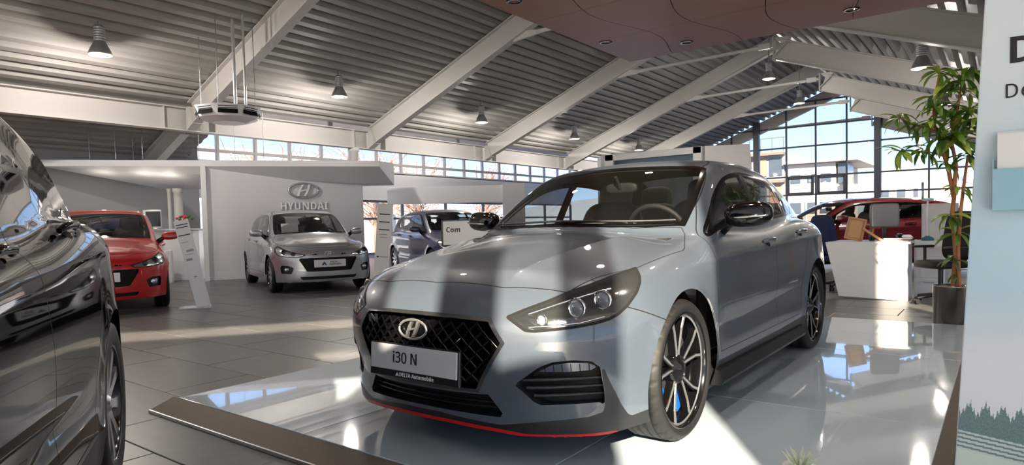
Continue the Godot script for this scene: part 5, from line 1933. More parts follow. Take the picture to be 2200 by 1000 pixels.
func build_furniture() -> void:
	var st := sb()
	# logo wall
	var wa := V3(-13.87, 0, -7.18)
	var wb := V3(-12.3, 0, -10.3)
	var u := (wb - wa).normalized()
	var n := u.cross(Vector3.UP)
	if n.x < 0: n = -n
	var lw := wa.distance_to(wb)
	var t := thing("logo_wall", "free-standing light grey wall carrying the chrome oval emblem and letters", "partition", (wa + wb) * 0.5)
	var b := Basis(-u if u.cross(Vector3.UP).x < 0 else u, Vector3.UP, n)
	b = Basis(Vector3.UP.cross(n), Vector3.UP, n)
	st = sb()
	box(st, V3(0, 1.26, 0) - n * 0.1, V3(lw, 2.52, 0.2), 0.006, b)
	put(st, "panel", MT.white_wall, t)
	st = sb()
	box(st, b * V3(-lw * 0.5 + 0.02, 1.26, 0.03), V3(0.10, 2.52, 0.30), 0.006, b)
	put(st, "edge_post", MT.white_gloss, t)
	var ec := b * V3(0.36, 0, 0)
	oval_badge(t, "emblem", ec + V3(0, 1.98, 0) + n * 0.05, 0.66, MT.alloy, b, 0.05)
	words("HYUNDAI", 0.17, 0.05, "letters", MT.alloy, t, ec + V3(0, 1.62, 0) + n * 0.03, b, true)
	# stands
	price_stand("leaning white price stand between the red and the silver car", V3(-9.10, 0, -4.66), 1.05, 0.20, 1.26, 0.19, 0.22, [[0.0, 0.96, 0.8, 0.012, true], [0.0, 0.93, 0.8, 0.012, true], [0.0, 0.84, 0.8, 0.014, true], [-0.1, 0.76, 0.5, 0.008, false], [0.1, 0.66, 0.5, 0.03, false], [0.0, 0.62, 0.6, 0.008, false], [-0.1, 0.56, 0.4, 0.03, false], [0, 0.36, 0.2, 0.02, false]])
	price_stand("leaning white price stand with three dark lines beside the grey car's bonnet", V3(-7.30, 0, -6.36), 0.75, -0.09, 1.42, 0.22, -0.22, [[0.0, 0.90, 0.7, 0.016, true], [0.0, 0.82, 0.7, 0.016, true], [0.0, 0.74, 0.7, 0.016, true], [0.0, 0.69, 0.5, 0.010, false], [0.0, 0.66, 0.5, 0.010, false], [-0.3, 0.46, 0.15, 0.02, true], [0.1, 0.46, 0.5, 0.012, false]])
	t = thing("sign", "low white sign beginning with Com, standing behind the grey car's bonnet", "sign", V3(-5.3, 0, -6.03), 0.65)
	st = sb()
	box(st, V3(0, 0.99, 0), V3(0.60, 0.34, 0.03), 0.01)
	put(st, "frame", MT.dark_chrome, t)
	st = sb()
	box(st, V3(0, 0.99, 0.012), V3(0.55, 0.29, 0.014), 0.002)
	put(st, "sheet", MT.white, t)
	words("Com", 0.06, 0.002, "print", MT.ink, t, V3(-0.15, 1.03, 0.0195), Basis(), true)
	st = sb()
	tube(st, [V3(0, 0.03, -0.02), V3(0, 0.84, -0.02)], 0.02, 10)
	lathe(st, [V(0, 0), V(0.17, 0), V(0.17, 0.015), V(0.03, 0.03)], 24)
	put(st, "stand", MT.dark_chrome, t)
	# desk with a slanted end
	t = thing("desk", "white front desk with a slanted left end behind the grey car", "desk", V3(-1.40, 0, -9.45))
	st = sb()
	prism(st, PackedVector2Array([V(-0.34, 0.03), V(0.45, 0.0), V(0.45, 0.745), V(-0.50, 0.745)]), 0.06, Transform3D(Basis(), V3(0, 0, -0.06)))
	put(st, "front_panel", MT.white_gloss, t)
	st = sb()
	box(st, V3(0.0, 0.733, -0.45), V3(0.96, 0.03, 0.86), 0.004)
	put(st, "desktop", MT.white_gloss, t)
	st = sb()
	box(st, V3(0.43, 0.36, -0.27), V3(0.04, 0.72, 0.42), 0.004)
	put(st, "end_panel", MT.white_gloss, t)
	t = thing("pedestal", "white drawer pedestal standing just right of the front desk", "cabinet", V3(-0.76, 0, -10.25))
	st = sb()
	box(st, V3(0, 0.37, 0), V3(0.34, 0.74, 0.62), 0.006)
	put(st, "body", MT.white_gloss, t)
	for k in 3:
		st = sb()
		box(st, V3(0, 0.14 + 0.225 * k, 0.315), V3(0.31, 0.205, 0.016), 0.003)
		var dr := put(st, "drawer", MT.white_wall, t)
		st = sb()
		box(st, V3(0, 0.21 + 0.225 * k, 0.33), V3(0.12, 0.012, 0.02), 0.003)
		put(st, "handle", MT.aluminium, dr)
	t = thing("monitor", "silver-backed computer monitor seen from behind on the white desk", "monitor", V3(-1.30, 0.748, -10.2))
	t.rotation.y = 0.55
	st = sb()
	superblob(st, V3(0, 0.34, 0), V3(0.19, 0.165, 0.025), 0.25)
	put(st, "screen_back", mat(c8(112, 112, 116), 0.35, 0.4), t)
	st = sb()
	box(st, V3(0, 0.11, -0.01), V3(0.05, 0.2, 0.02), 0.004)
	lathe(st, [V(0, 0), V(0.10, 0), V(0.10, 0.012), V(0, 0.016)], 24)
	put(st, "foot", MT.black_plastic, t)
	t = thing("picture_frame", "wooden picture frame leaning on the left of the desk", "picture frame", V3(-1.60, 0.748, -9.62))
	var fb := Basis(Vector3.UP, 0.5) * Basis(Vector3.BACK, -0.22)
	st = sb()
	var wood := textured(c8(160, 112, 74), c8(192, 142, 100), 9, 0.05, 4.0, 0.5)
	for q in [[-0.10, 0.15, 0.03, 0.30], [0.10, 0.15, 0.03, 0.30], [0, 0.015, 0.2, 0.03], [0, 0.285, 0.2, 0.03]]: box(st, fb * V3(q[0], q[1] + 0.02, 0), V3(q[2], q[3], 0.03), 0.004, fb)
	put(st, "frame", wood, t)
	st = sb()
	box(st, fb * V3(0, 0.17, -0.008), V3(0.18, 0.26, 0.008), 0, fb)
	put(st, "back_board", mat(c8(196, 152, 112), 0.6), t)
	st = sb()
	box(st, V3(0.24, 0.09, 0.03), V3(0.03, 0.30, 0.05), 0.004, Basis(Vector3.UP, 0.4) * Basis(Vector3.BACK, 0.95))
	put(st, "strut", wood, t)
	t = thing("paper_stack", "flat stack of papers at the right edge of the desk", "papers", V3(-1.12, 0.748, -9.75))
	for k in 3:
		st = sb()
		box(st, V3(0.01 * k, 0.006 + 0.012 * k, -0.01 * k), V3(0.32, 0.011, 0.23), 0.001, Basis(Vector3.UP, 0.1 * k))
		put(st, "sheet_pile", [MT.white, mat(c8(190, 120, 100), 0.6), MT.white][k], t)
	t = thing("pen_cup", "small pen cup with coloured pens below the monitor", "pen cup", V3(-1.42, 0.748, -9.95))
	st = sb()
	lathe(st, [V(0, 0), V(0.035, 0), V(0.04, 0.1), V(0.036, 0.1), V(0.032, 0.01)], 20)
	put(st, "cup", MT.black_plastic, t)
	for k in 4:
		st = sb()
		tube(st, [V3(0, 0.01, 0), V3(0.03 * cos(k * 1.7), 0.16, 0.03 * sin(k * 1.7))], 0.005, 6)
		put(st, "pen", [MT.red, mat(c8(60, 150, 70), 0.5), mat(c8(60, 120, 200), 0.5), mat(c8(220, 200, 60), 0.5)][k], t)
	t = thing("telephone", "dark desk telephone beside the papers", "telephone", V3(-1.05, 0.748, -10.1), 0.3)
	st = sb()
	box(st, V3(0, 0.03, 0), V3(0.19, 0.05, 0.2), 0.012, Basis(Vector3.RIGHT, 0.2))
	put(st, "base", MT.black_plastic, t)
	st = sb()
	superblob(st, V3(-0.06, 0.075, 0), V3(0.025, 0.02, 0.1), 0.6)
	put(st, "handset", MT.black_plastic, t)
	t = thing("desk_lamp", "slim white desk lamp with a blue-tinted head on the pedestal", "lamp", V3(-0.80, 0.742, -10.2))
	st = sb()
	lathe(st, [V(0, 0), V(0.075, 0), V(0.07, 0.03), V(0.02, 0.06)], 24)
	put(st, "base", mat(c8(60, 120, 150), 0.2), t)
	st = sb()
	tube(st, [V3(0, 0.03, 0), V3(-0.01, 0.28, 0), V3(0.0, 0.52, 0)], 0.012, 8)
	put(st, "arm", MT.white_gloss, t)
	st = sb()
	superblob(st, V3(0, 0.54, 0.02), V3(0.07, 0.02, 0.05), 0.6)
	put(st, "head", mat(c8(150, 205, 215), 0.2), t)
	office_chair("blue swivel chair behind the left end of the desk", V3(-1.95, 0, -10.55), 2.4, mat(c8(34, 44, 92), 0.8), false)
	office_chair("black swivel chair with armrests, left of the plant", V3(-0.60, 0, -9.35), -0.9, mat(c8(24, 24, 28), 0.8), true)
	t = thing("tall_cabinet", "tall grey-white cabinet behind the black swivel chair", "cabinet", V3(-0.72, 0, -11.1))
	st = sb()
	box(st, V3(0, 0.62, 0), V3(0.42, 1.24, 0.40), 0.006)
	put(st, "body", MT.white_wall, t)
	for k in 2:
		st = sb()
		box(st, V3(0, 0.32 + 0.6 * k, 0.205), V3(0.40, 0.58, 0.014), 0.003)
		put(st, "door", MT.white_wall, t)
	# display tower behind the grey car
	t = thing("display_wall", "tall white framed display wall with a dark glass screen behind the grey car's roof", "display", V3(-4.28, 0, -9.3))
	st = sb()
	var ch := 2.16
	box(st, V3(-0.76, ch * 0.5, 0), V3(0.16, ch, 0.12), 0.006)
	box(st, V3(0.70, ch * 0.5, 0), V3(0.13, ch, 0.12), 0.006)
	box(st, V3(-0.03, ch - 0.05, 0), V3(1.6, 0.10, 0.12), 0.006)
	box(st, V3(-0.03, 0.4, 0), V3(1.4, 0.8, 0.10), 0.006)
	put(st, "frame", MT.white_gloss, t)
	st = sb()
	box(st, V3(-0.03, 1.46, -0.01), V3(1.32, 1.34, 0.05), 0.004)
	put(st, "screen", mat(c8(70, 88, 108), 0.06), t)
	st = sb()
	prism(st, PackedVector2Array([V(0.0, 0), V(0.78, 0), V(0.62, ch), V(0.0, ch)]), 0.10, Transform3D(Basis(Vector3.UP, 0.45), V3(0.765, 0, -0.06)))
	put(st, "side_panel", MT.white_wall, t)
	st = sb()
	prism(st, PackedVector2Array([V(0.0, 0), V(0.34, 0), V(0.34, ch), V(0.0, ch - 0.02)]), 0.08, Transform3D(Basis(Vector3.UP, -0.9), V3(-1.06, 0, -0.27)))
	put(st, "end_panel", MT.white_wall, t)
	# box office in the background, left counter and screens
	t = thing("white_booth", "white open booth of panels behind the violet blue car", "booth", V3(-9.75, 0, -12.7), 0.62)
	st = sb()
	box(st, V3(0.15, 1.05, 0), V3(0.55, 2.1, 0.12), 0.006)
	put(st, "panel", MT.white_wall, t)
	st = sb()
	box(st, V3(-1.55, 1.86, -0.1), V3(2.9, 0.42, 0.14), 0.006)
	put(st, "lintel", MT.white_gloss, t)
	st = sb()
	box(st, V3(-2.95, 0.85, -0.1), V3(0.12, 1.7, 0.14), 0.006)
	put(st, "post", MT.white_gloss, t)
	t = thing("reception_counter", "white reception counter left of the logo wall", "counter", V3(-14.95, 0, -6.55), 0.9)
	st = sb()
	box(st, V3(0.2, 0.56, -0.3), V3(1.5, 1.12, 0.5), 0.008)
	put(st, "body", MT.white_gloss, t)
	st = sb()
	box(st, V3(0.2, 1.14, -0.3), V3(1.56, 0.04, 0.56), 0.006)
	put(st, "top", MT.white_wall, t)
	t = thing("monitor", "flat monitor on the reception counter, left of the round column", "monitor", V3(-14.75, 1.16, -6.5), 0.9)
	st = sb()
	box(st, V3(0, 0.22, 0), V3(0.36, 0.40, 0.04), 0.008)
	box(st, V3(0, 0.01, 0), V3(0.2, 0.02, 0.14), 0.004)
	put(st, "housing", MT.aluminium, t)
	st = sb()
	box(st, V3(0.02, 0.22, 0.022), V3(0.29, 0.33, 0.004))
	put(st, "screen", mat(c8(24, 30, 40), 0.1), t)
	t = thing("flower_pot", "small pot of red and white flowers on the counter beside the logo wall", "flowers", V3(-14.35, 1.16, -7.0))
	st = sb()
	lathe(st, [V(0, 0), V(0.06, 0), V(0.08, 0.12), V(0.07, 0.12), V(0, 0.11)], 18)
	put(st, "pot", MT.white_gloss, t)
	var rng := RandomNumberGenerator.new()
	rng.seed = 5
	for k in 16:
		st = sb()
		var p := V3(rng.randf_range(-0.13, 0.13), rng.randf_range(0.14, 0.27), rng.randf_range(-0.13, 0.13))
		superblob(st, p, V3(0.035, 0.028, 0.035), 1.0, Basis(), 8, 6)
		put(st, "bloom" if k % 3 else "leaf", [mat(c8(70, 110, 50), 0.7), mat(c8(205, 60, 60), 0.7), mat(c8(230, 215, 200), 0.7)][k % 3], t)
	t = thing("bench", "white slatted bench behind the price stand, left of the logo wall", "bench", V3(-14.3, 0, -6.2), 0.95)
	for s in [-0.38, 0.38]:
		st = sb()
		box(st, V3(s, 0.35, 0), V3(0.06, 0.7, 0.5), 0.006)
		put(st, "end_frame", MT.white_gloss, t)
	for k in 4:
		st = sb()
		box(st, V3(0, 0.43, -0.2 + 0.13 * k), V3(0.74, 0.04, 0.11), 0.004)
		put(st, "slat", MT.white_gloss, t)
	st = sb()
	box(st, V3(0, 0.60, -0.26), V3(0.74, 0.22, 0.03), 0.004)
	put(st, "backrest", MT.white_gloss, t)
	st = sb()
	box(st, V3(-16.17, 1.25, -5.6), V3(0.05, 0.5, 2.6), 0.01)
	tag(put(st, "wall_poster", mat(c8(24, 44, 104), 0.5)), "dark blue banner on the far left wall above the red car", "banner")
	# printed display board on the right edge
	t = thing("display_board", "tall pale blue printed display board at the right edge of the picture", "display board", V3(0.45, 0, -2.4))
	st = sb()
	prism(st, PackedVector2Array([V(-0.578, 0.02), V(0.5, 0.02), V(0.45, 2.25), V(-0.472, 2.25)]), 0.04, Transform3D(Basis(), V3(0, 0, -0.045)))
	put(st, "panel", mat(c8(206, 222, 230), 0.3), t)
	var fn := FastNoiseLite.new()
	fn.seed = 3
	fn.frequency = 0.9
	var pt := pic(800, 900, func(x: float, y: float) -> Color:
		var sky := Color8(222, 234, 240).lerp(Color8(190, 219, 233), smoothstep(0.25, 0.6, y))
		sky = sky.lerp(Color8(226, 231, 238), smoothstep(0.62, 0.74, y))
		sky = sky.lerp(Color8(232, 234, 236), clampf(fn.get_noise_2d(x * 3, y * 5) * 0.5, 0, 0.3))
		var top := 0.790 + 0.008 * absf(sin(x * 310.0)) + 0.007 * sin(x * 140.0 + 1.0) + 0.006 * fn.get_noise_2d(x * 700, 3.0)
		var sl := 0.05 * x
		if y > top and y < 0.826 + sl: sky = Color8(82, 108, 112).lerp(Color8(136, 160, 162), 0.5 + 0.6 * fn.get_noise_2d(x * 500, y * 300))
		if y >= 0.826 + sl:
			var yy := y - sl
			sky = Color8(196, 210, 206)
			for q in [0.830, 0.836, 0.842, 0.848]:
				if absf(yy - q) < 0.0012: sky = Color8(110, 132, 140)
			if yy > 0.852: sky = Color8(206, 220, 208)
		return sky)
	var pm := mat(Color.WHITE, 0.22)
	pm.albedo_texture = pt
	st = sb()
	flat(st)
	var cn: Array = [V(-0.576, 0.024), V(0.498, 0.024), V(0.448, 2.246), V(-0.47, 2.246)]
	var uvs: Array = [V(0, 1), V(1, 1), V(1, 0), V(0, 0)]
	for k in [0, 3, 2, 0, 2, 1]:
		st.set_uv(uvs[k])
		st.add_vertex(V3(cn[k].x, cn[k].y, -0.0035))
	put(st, "print", pm, t)
	words("D", 0.075, 0.002, "letters", MT.ink, t, V3(-0.447, 1.548, -0.002), Basis(), true, false)
	words("De", 0.040, 0.002, "letters", MT.ink, t, V3(-0.452, 1.432, -0.002), Basis(), false, false)
	st = sb()
	box(st, V3(0, 0.012, -0.02), V3(1.14, 0.024, 0.42), 0.004)
	put(st, "foot", MT.white_wall, t)
	t = thing("brochure_holder", "clear pale blue leaflet holder fixed to the display board", "leaflet holder", V3(0.03, 1.085, -2.40))
	st = sb()
	box(st, V3(0.0, 0.003, 0.022), V3(0.112, 0.006, 0.044))
	box(st, V3(0.0, 0.06, 0.043), V3(0.112, 0.12, 0.003))
	for s in [-0.0545, 0.0545]: box(st, V3(s, 0.075, 0.022), V3(0.003, 0.15, 0.044))
	put(st, "tray", mat(c8(150, 196, 212), 0.15), t)
	for k in 3:
		var lf := thing("leaflet", ["white leaflet at the front of the holder", "middle white leaflet behind the front one in the holder", "rear white leaflet against the board in the holder"][k], "leaflet", V3(0.034, 1.094, -2.366 - 0.012 * k), 0, "leaflets in the holder")
		st = sb()
		box(st, V3(0, 0.107 + 0.004 * k, 0), V3(0.098, 0.21, 0.004))
		put(st, "cover", MT.white, lf)
		if k == 0:
			st = sb()
			box(st, V3(-0.02, 0.062, 0.0035), V3(0.02, 0.05, 0.001))
			put(st, "print", mat(c8(80, 110, 160), 0.5), lf)
	# air heater hung from the first beam
	t = thing("air_heater", "white octagonal ceiling air heater with dark louvres under the first beam", "air heater", V3(-11.4, 3.22, -6.45))
	st = sb()
	lathe_hard(st, [V(0.0, -0.15), V(0.30, -0.15), V(0.52, -0.075), V(0.60, 0.12), V(0.0, 0.14)], 8, Transform3D(Basis(Vector3.UP, 0.65), Vector3.ZERO))
	put(st, "housing", MT.white_gloss, t)
	for k in 8:
		var a := 0.65 + TAU * (k + 0.5) / 8
		var dirn := V3(cos(a), 0, -sin(a))
		var bb := Basis(Vector3.UP.cross(dirn), Vector3.UP, dirn) * Basis(Vector3.RIGHT, -0.38)
		st = sb()
		box(st, dirn * 0.518 + V3(0, 0.025, 0), V3(0.33, 0.15, 0.012), 0.002, bb)
		var vent := put(st, "louvre_frame", MT.lamp_black, t)
		for j in 4:
			st = sb()
			box(st, dirn * (0.520 + 0.012 * (j - 1.5)) + V3(0, 0.025 + 0.034 * (j - 1.5), 0), V3(0.32, 0.006, 0.03), 0, bb)
			put(st, "louvre", MT.dark_chrome, vent)
	st = sb()
	for q in [[-0.4, 0.3], [0.4, -0.3], [0.3, 0.35]]: tube(st, [V3(q[0], 0.1, q[1]), V3(q[0], 1.60 + 0.396 * q[0], q[1])], 0.008, 6)
	put(st, "rods", MT.steel, t)
	st = sb()
	tube(st, [V3(0.25, 0.12, 0.0), V3(0.25, 0.30, 0), V3(0.25, 1.7, 0)], 0.03, 10)
	tube(st, [V3(0.42, 0.10, -0.1), V3(0.42, 0.34, -0.1), V3(0.42, 1.76, -0.1)], 0.022, 10)
	put(st, "pipes", MT.aluminium, t)

# ---------- lamps ----------
func build_lamps() -> void:
	var spots := [
		[-11.95, -4.56, 4.05, "nearest bell pendant lamp, high at the left of the picture"],
		[-11.95, -9.42, 4.05, "second bell pendant lamp from the left, right of the air heater"],
		[-11.95, -14.42, 4.03, "third bell pendant lamp from the left"],
		[-11.95, -19.48, 4.02, "fourth bell pendant lamp from the left"],
		[-11.95, -24.5, 4.02, "farthest bell pendant lamp of the left row"],
		[-5.4, -19.5, 5.10, "bell pendant lamp near the ridge, above the second tie rod"],
		[-5.75, -24.5, 5.12, "bell pendant lamp near the ridge, before the far window"],
		[-1.22, -14.3, 3.80, "large dark bell pendant lamp above the plant on the right"],
		[-1.22, -19.4, 3.80, "bell pendant lamp on the right, seen between the plant's leaves"],
		[-1.22, -24.5, 3.80, "farthest bell pendant lamp of the right row"],
		[-11.95, 0.4, 4.05, "bell pendant lamp of the left row behind the camera"],
		[-1.22, -4.5, 3.9, "bell pendant lamp of the right row above the display board"],
		[-17.0, -13.0, 4.0, "bell pendant lamp in the left glass aisle"],
		[-17.0, -3.8, 3.0, "bell pendant lamp low in the side aisle, left of the picture"],
		[-17.0, -19.0, 4.0, "bell pendant lamp deep in the left glass aisle"],
	]
	var shade := mat(c8(168, 170, 172), 0.35, 0.6)
	var bulb := glow(Color(1.0, 0.86, 0.66), 3.0)
	for q in spots:
		var t := thing("pendant_lamp", q[3], "pendant lamp", V3(q[0], q[2], q[1]), 0, "bell pendant lamps under the roof")
		var up: float = 3.76 + (q[0] + 13.9) * 0.396 - q[2]
		if q[0] > -4.6: up = 3.5 + (1.2 - q[0]) * 0.362 - q[2]
		if q[0] < -14: up = 0.8
		var st := sb()
		lathe(st, [V(0.176, 0.0), V(0.183, 0.004), V(0.178, 0.02), V(0.150, 0.09), V(0.115, 0.16), V(0.095, 0.20), V(0.092, 0.21)], 36)
		lathe(st, [V(0.092, 0.20), V(0.13, 0.10), V(0.172, 0.004)], 36)
		put(st, "reflector", shade, t)
		st = sb()
		var pr: Array = [V(0.092, 0.20), V(0.088, 0.22)]
		for k in 6: pr.append_array([V(0.082, 0.23 + 0.04 * k), V(0.088, 0.236 + 0.04 * k), V(0.088, 0.256 + 0.04 * k), V(0.082, 0.262 + 0.04 * k)])
		pr.append_array([V(0.06, 0.48), V(0.0, 0.485)])
		lathe(st, pr, 28)
		put(st, "gear_housing", shade, t)
		st = sb()
		tube(st, [V3(0, 0.47, 0), V3(0, up + 0.08, 0)], 0.014, 8)
		box(st, V3(0, 0.53, 0), V3(0.05, 0.08, 0.03), 0.005)
		put(st, "stem", shade, t)
		st = sb()
		lathe(st, [V(0.0, 0.006), V(0.165, 0.010), V(0.165, 0.014)], 32)
		put(st, "lamp_glass", bulb, t)
		var l := OmniLight3D.new()
		l.name = "lamp_light"
		l.light_color = Color(1.0, 0.96, 0.92)
		l.light_energy = LAMP_E if q[0] < -11 else LAMP_E * 0.6
		l.light_size = 0.08
		l.omni_range = 30
		l.omni_attenuation = 2.0
		l.shadow_enabled = true
		t.add_child(l)
		l.position = V3(0, -0.06, 0)

const LAMP_E := 3.8

# ---------- plant ----------
func build_plant() -> void:
	var at := V3(-0.385, 0, -7.62)
	var t := thing("plant_pot", "brushed steel cylinder pot holding the tall plant", "pot", at)
	var st := sb()
	lathe(st, [V(0, 0), V(0.165, 0), V(0.168, 0.01), V(0.168, 0.37), V(0.172, 0.375), V(0.172, 0.385), V(0.158, 0.385), V(0.155, 0.34)], 48)
	put(st, "cylinder", mat(c8(150, 146, 142), 0.22, 1.0), t)
	st = sb()
	lathe(st, [V(0.156, 0.34), V(0.0, 0.342)], 32)
	put(st, "soil", mat(c8(88, 56, 44), 0.9), t)
	t = thing("indoor_tree", "tall indoor tree with drooping narrow green leaves in the steel pot", "plant", at + V3(0, 0.345, 0))
	var bark := textured(c8(150, 96, 60), c8(190, 130, 88), 31, 0.06, 5.0, 0.8)
	st = sb()
	tube(st, [V3(0, 0, 0), V3(0.02, 0.35, 0.01), V3(-0.01, 0.75, 0), V3(0.01, 0.98, 0.01)], [0.025, 0.022, 0.02, 0.019], 10)
	tube(st, [V3(0.05, 0, 0.03), V3(0.04, 0.4, 0.03), V3(0.06, 0.8, 0.02), V3(0.09, 1.1, 0.0), V3(0.11, 1.3, -0.02)], [0.018, 0.016, 0.015, 0.013, 0.010], 8)
	tube(st, [V3(0.0, 0.9, 0), V3(-0.04, 1.15, 0), V3(-0.10, 1.40, 0), V3(-0.16, 1.62, 0.01), V3(-0.17, 1.85, 0), V3(-0.12, 2.1, 0)], [0.02, 0.018, 0.016, 0.013, 0.010, 0.007], 8)
	tube(st, [V3(0.0, 0.95, 0), V3(0.02, 1.2, 0.02), V3(-0.02, 1.45, 0.03), V3(0.03, 1.75, 0.02), V3(0.06, 2.0, 0.0)], [0.02, 0.017, 0.014, 0.011, 0.008], 8)
	tube(st, [V3(-0.14, 1.55, 0.01), V3(-0.30, 1.62, 0.02), V3(-0.46, 1.72, 0.03)], [0.011, 0.009, 0.006], 6)
	tube(st, [V3(-0.07, 1.30, 0), V3(-0.22, 1.36, 0.02), V3(-0.42, 1.38, 0.04)], [0.010, 0.008, 0.005], 6)
	put(st, "trunk", bark, t)
	var greens: Array = []
	for q in [[58, 92, 34], [84, 122, 44], [112, 146, 56], [150, 172, 72], [44, 76, 36]]:
		var m := mat(c8(q[0], q[1], q[2]), 0.38)
		m.backlight_enabled = true
		m.backlight = Color(0.35, 0.42, 0.12)
		m.cull_mode = BaseMaterial3D.CULL_DISABLED
		greens.append(m)
	# one leaf along +z, drooping
	var leaf := sb()
	soft(leaf)
	var rows: Array = []
	for i in 8:
		var s := i / 7.0
		var w := 0.021 * pow(sin(PI * clampf(s * 0.96 + 0.03, 0, 1)), 0.75)
		var c := V3(0, 0.03 * s - 0.085 * s * s, 0.2 * s - 0.03 * s * s)
		rows.append([c + V3(-w, w * 0.35, 0), c, c + V3(w, w * 0.35, 0)])
	for i in 7:
		for k in 2: quad(leaf, rows[i][k], rows[i + 1][k], rows[i + 1][k + 1], rows[i][k + 1])
	leaf.generate_normals()
	var lm := leaf.commit()
	var rng := RandomNumberGenerator.new()
	rng.seed = 77
	var tufts := [[-0.12, 2.12, 0, 13, 1.0], [0.06, 2.02, 0, 12, 1.0], [-0.17, 1.88, 0, 13, 1.0], [0.02, 1.76, 0.02, 11, 1.0], [-0.20, 1.66, 0.02, 12, 1.0], [-0.46, 1.73, 0.03, 12, 0.95], [-0.33, 1.62, 0.02, 7, 0.9], [0.0, 1.50, 0.05, 13, 1.15], [-0.10, 1.48, 0.04, 13, 1.15], [0.12, 1.58, -0.02, 11, 1.1], [-0.43, 1.39, 0.04, 13, 1.0], [-0.25, 1.37, 0.02, 9, 0.95], [-0.05, 1.22, 0.04, 8, 0.8], [0.12, 1.30, 0.0, 10, 1.0], [0.05, 0.98, 0.03, 9, 0.9], [-0.02, 0.72, 0.03, 9, 1.0], [0.04, 0.55, 0.03, 8, 0.9], [0.0, 0.30, 0.05, 8, 0.8], [0.03, 0.16, 0.05, 5, 0.7], [-0.08, 1.95, 0.05, 11, 1.0], [0.12, 1.90, -0.03, 10, 1.0], [-0.12, 1.78, 0.0, 11, 1.0], [0.16, 1.74, 0.03, 10, 1.0], [0.14, 2.1, 0.03, 9, 1.0], [-0.02, 1.64, 0.06, 10, 1.1], [0.08, 1.44, 0.05, 10, 1.1], [0.18, 1.62, 0.0, 9, 1.0]]
	for q in tufts:
		for k in q[3]:
			var a: float = TAU * k / q[3] + rng.randf_range(-0.3, 0.3)
			var o := put_mesh(lm, "leaf", greens[rng.randi() % 5], t)
			var tilt := rng.randf_range(-0.55, 0.85)
			var sc: float = q[4] * rng.randf_range(0.95, 1.5)
			o.transform = Transform3D((Basis(Vector3.UP, a) * Basis(Vector3.RIGHT, tilt) * Basis(Vector3.BACK, rng.randf_range(-0.4, 0.4))).scaled(Vector3.ONE * sc), V3(q[0], q[1] + rng.randf_range(-0.03, 0.03), q[2]))
	# succulent tips at the podium's front edge
	t = thing("spiky_plant", "small pale spiky plant at the bottom right of the podium", "plant", V3(-0.62, 0.07, -2.62))
	st = sb()
	lathe(st, [V(0, 0), V(0.05, 0), V(0.065, 0.05), V(0.055, 0.05), V(0, 0.045)], 20)
	put(st, "bowl", MT.white_gloss, t)
	for k in 16:
		var a := TAU * k / 16 * 2.4
		var r := 0.015 + 0.035 * (k / 16.0)
		st = sb()
		var e := V3(cos(a) * (r + 0.03), 0.07 + 0.05 * (1.0 - k / 20.0), sin(a) * (r + 0.03))
		tube(st, [V3(cos(a) * r * 0.5, 0.04, sin(a) * r * 0.5), V3(cos(a) * r, 0.06 + 0.01 * (k % 3), sin(a) * r), e], [0.007, 0.006, 0.001], 7)
		put(st, "spike", mat(c8(196, 206, 176), 0.5), t)

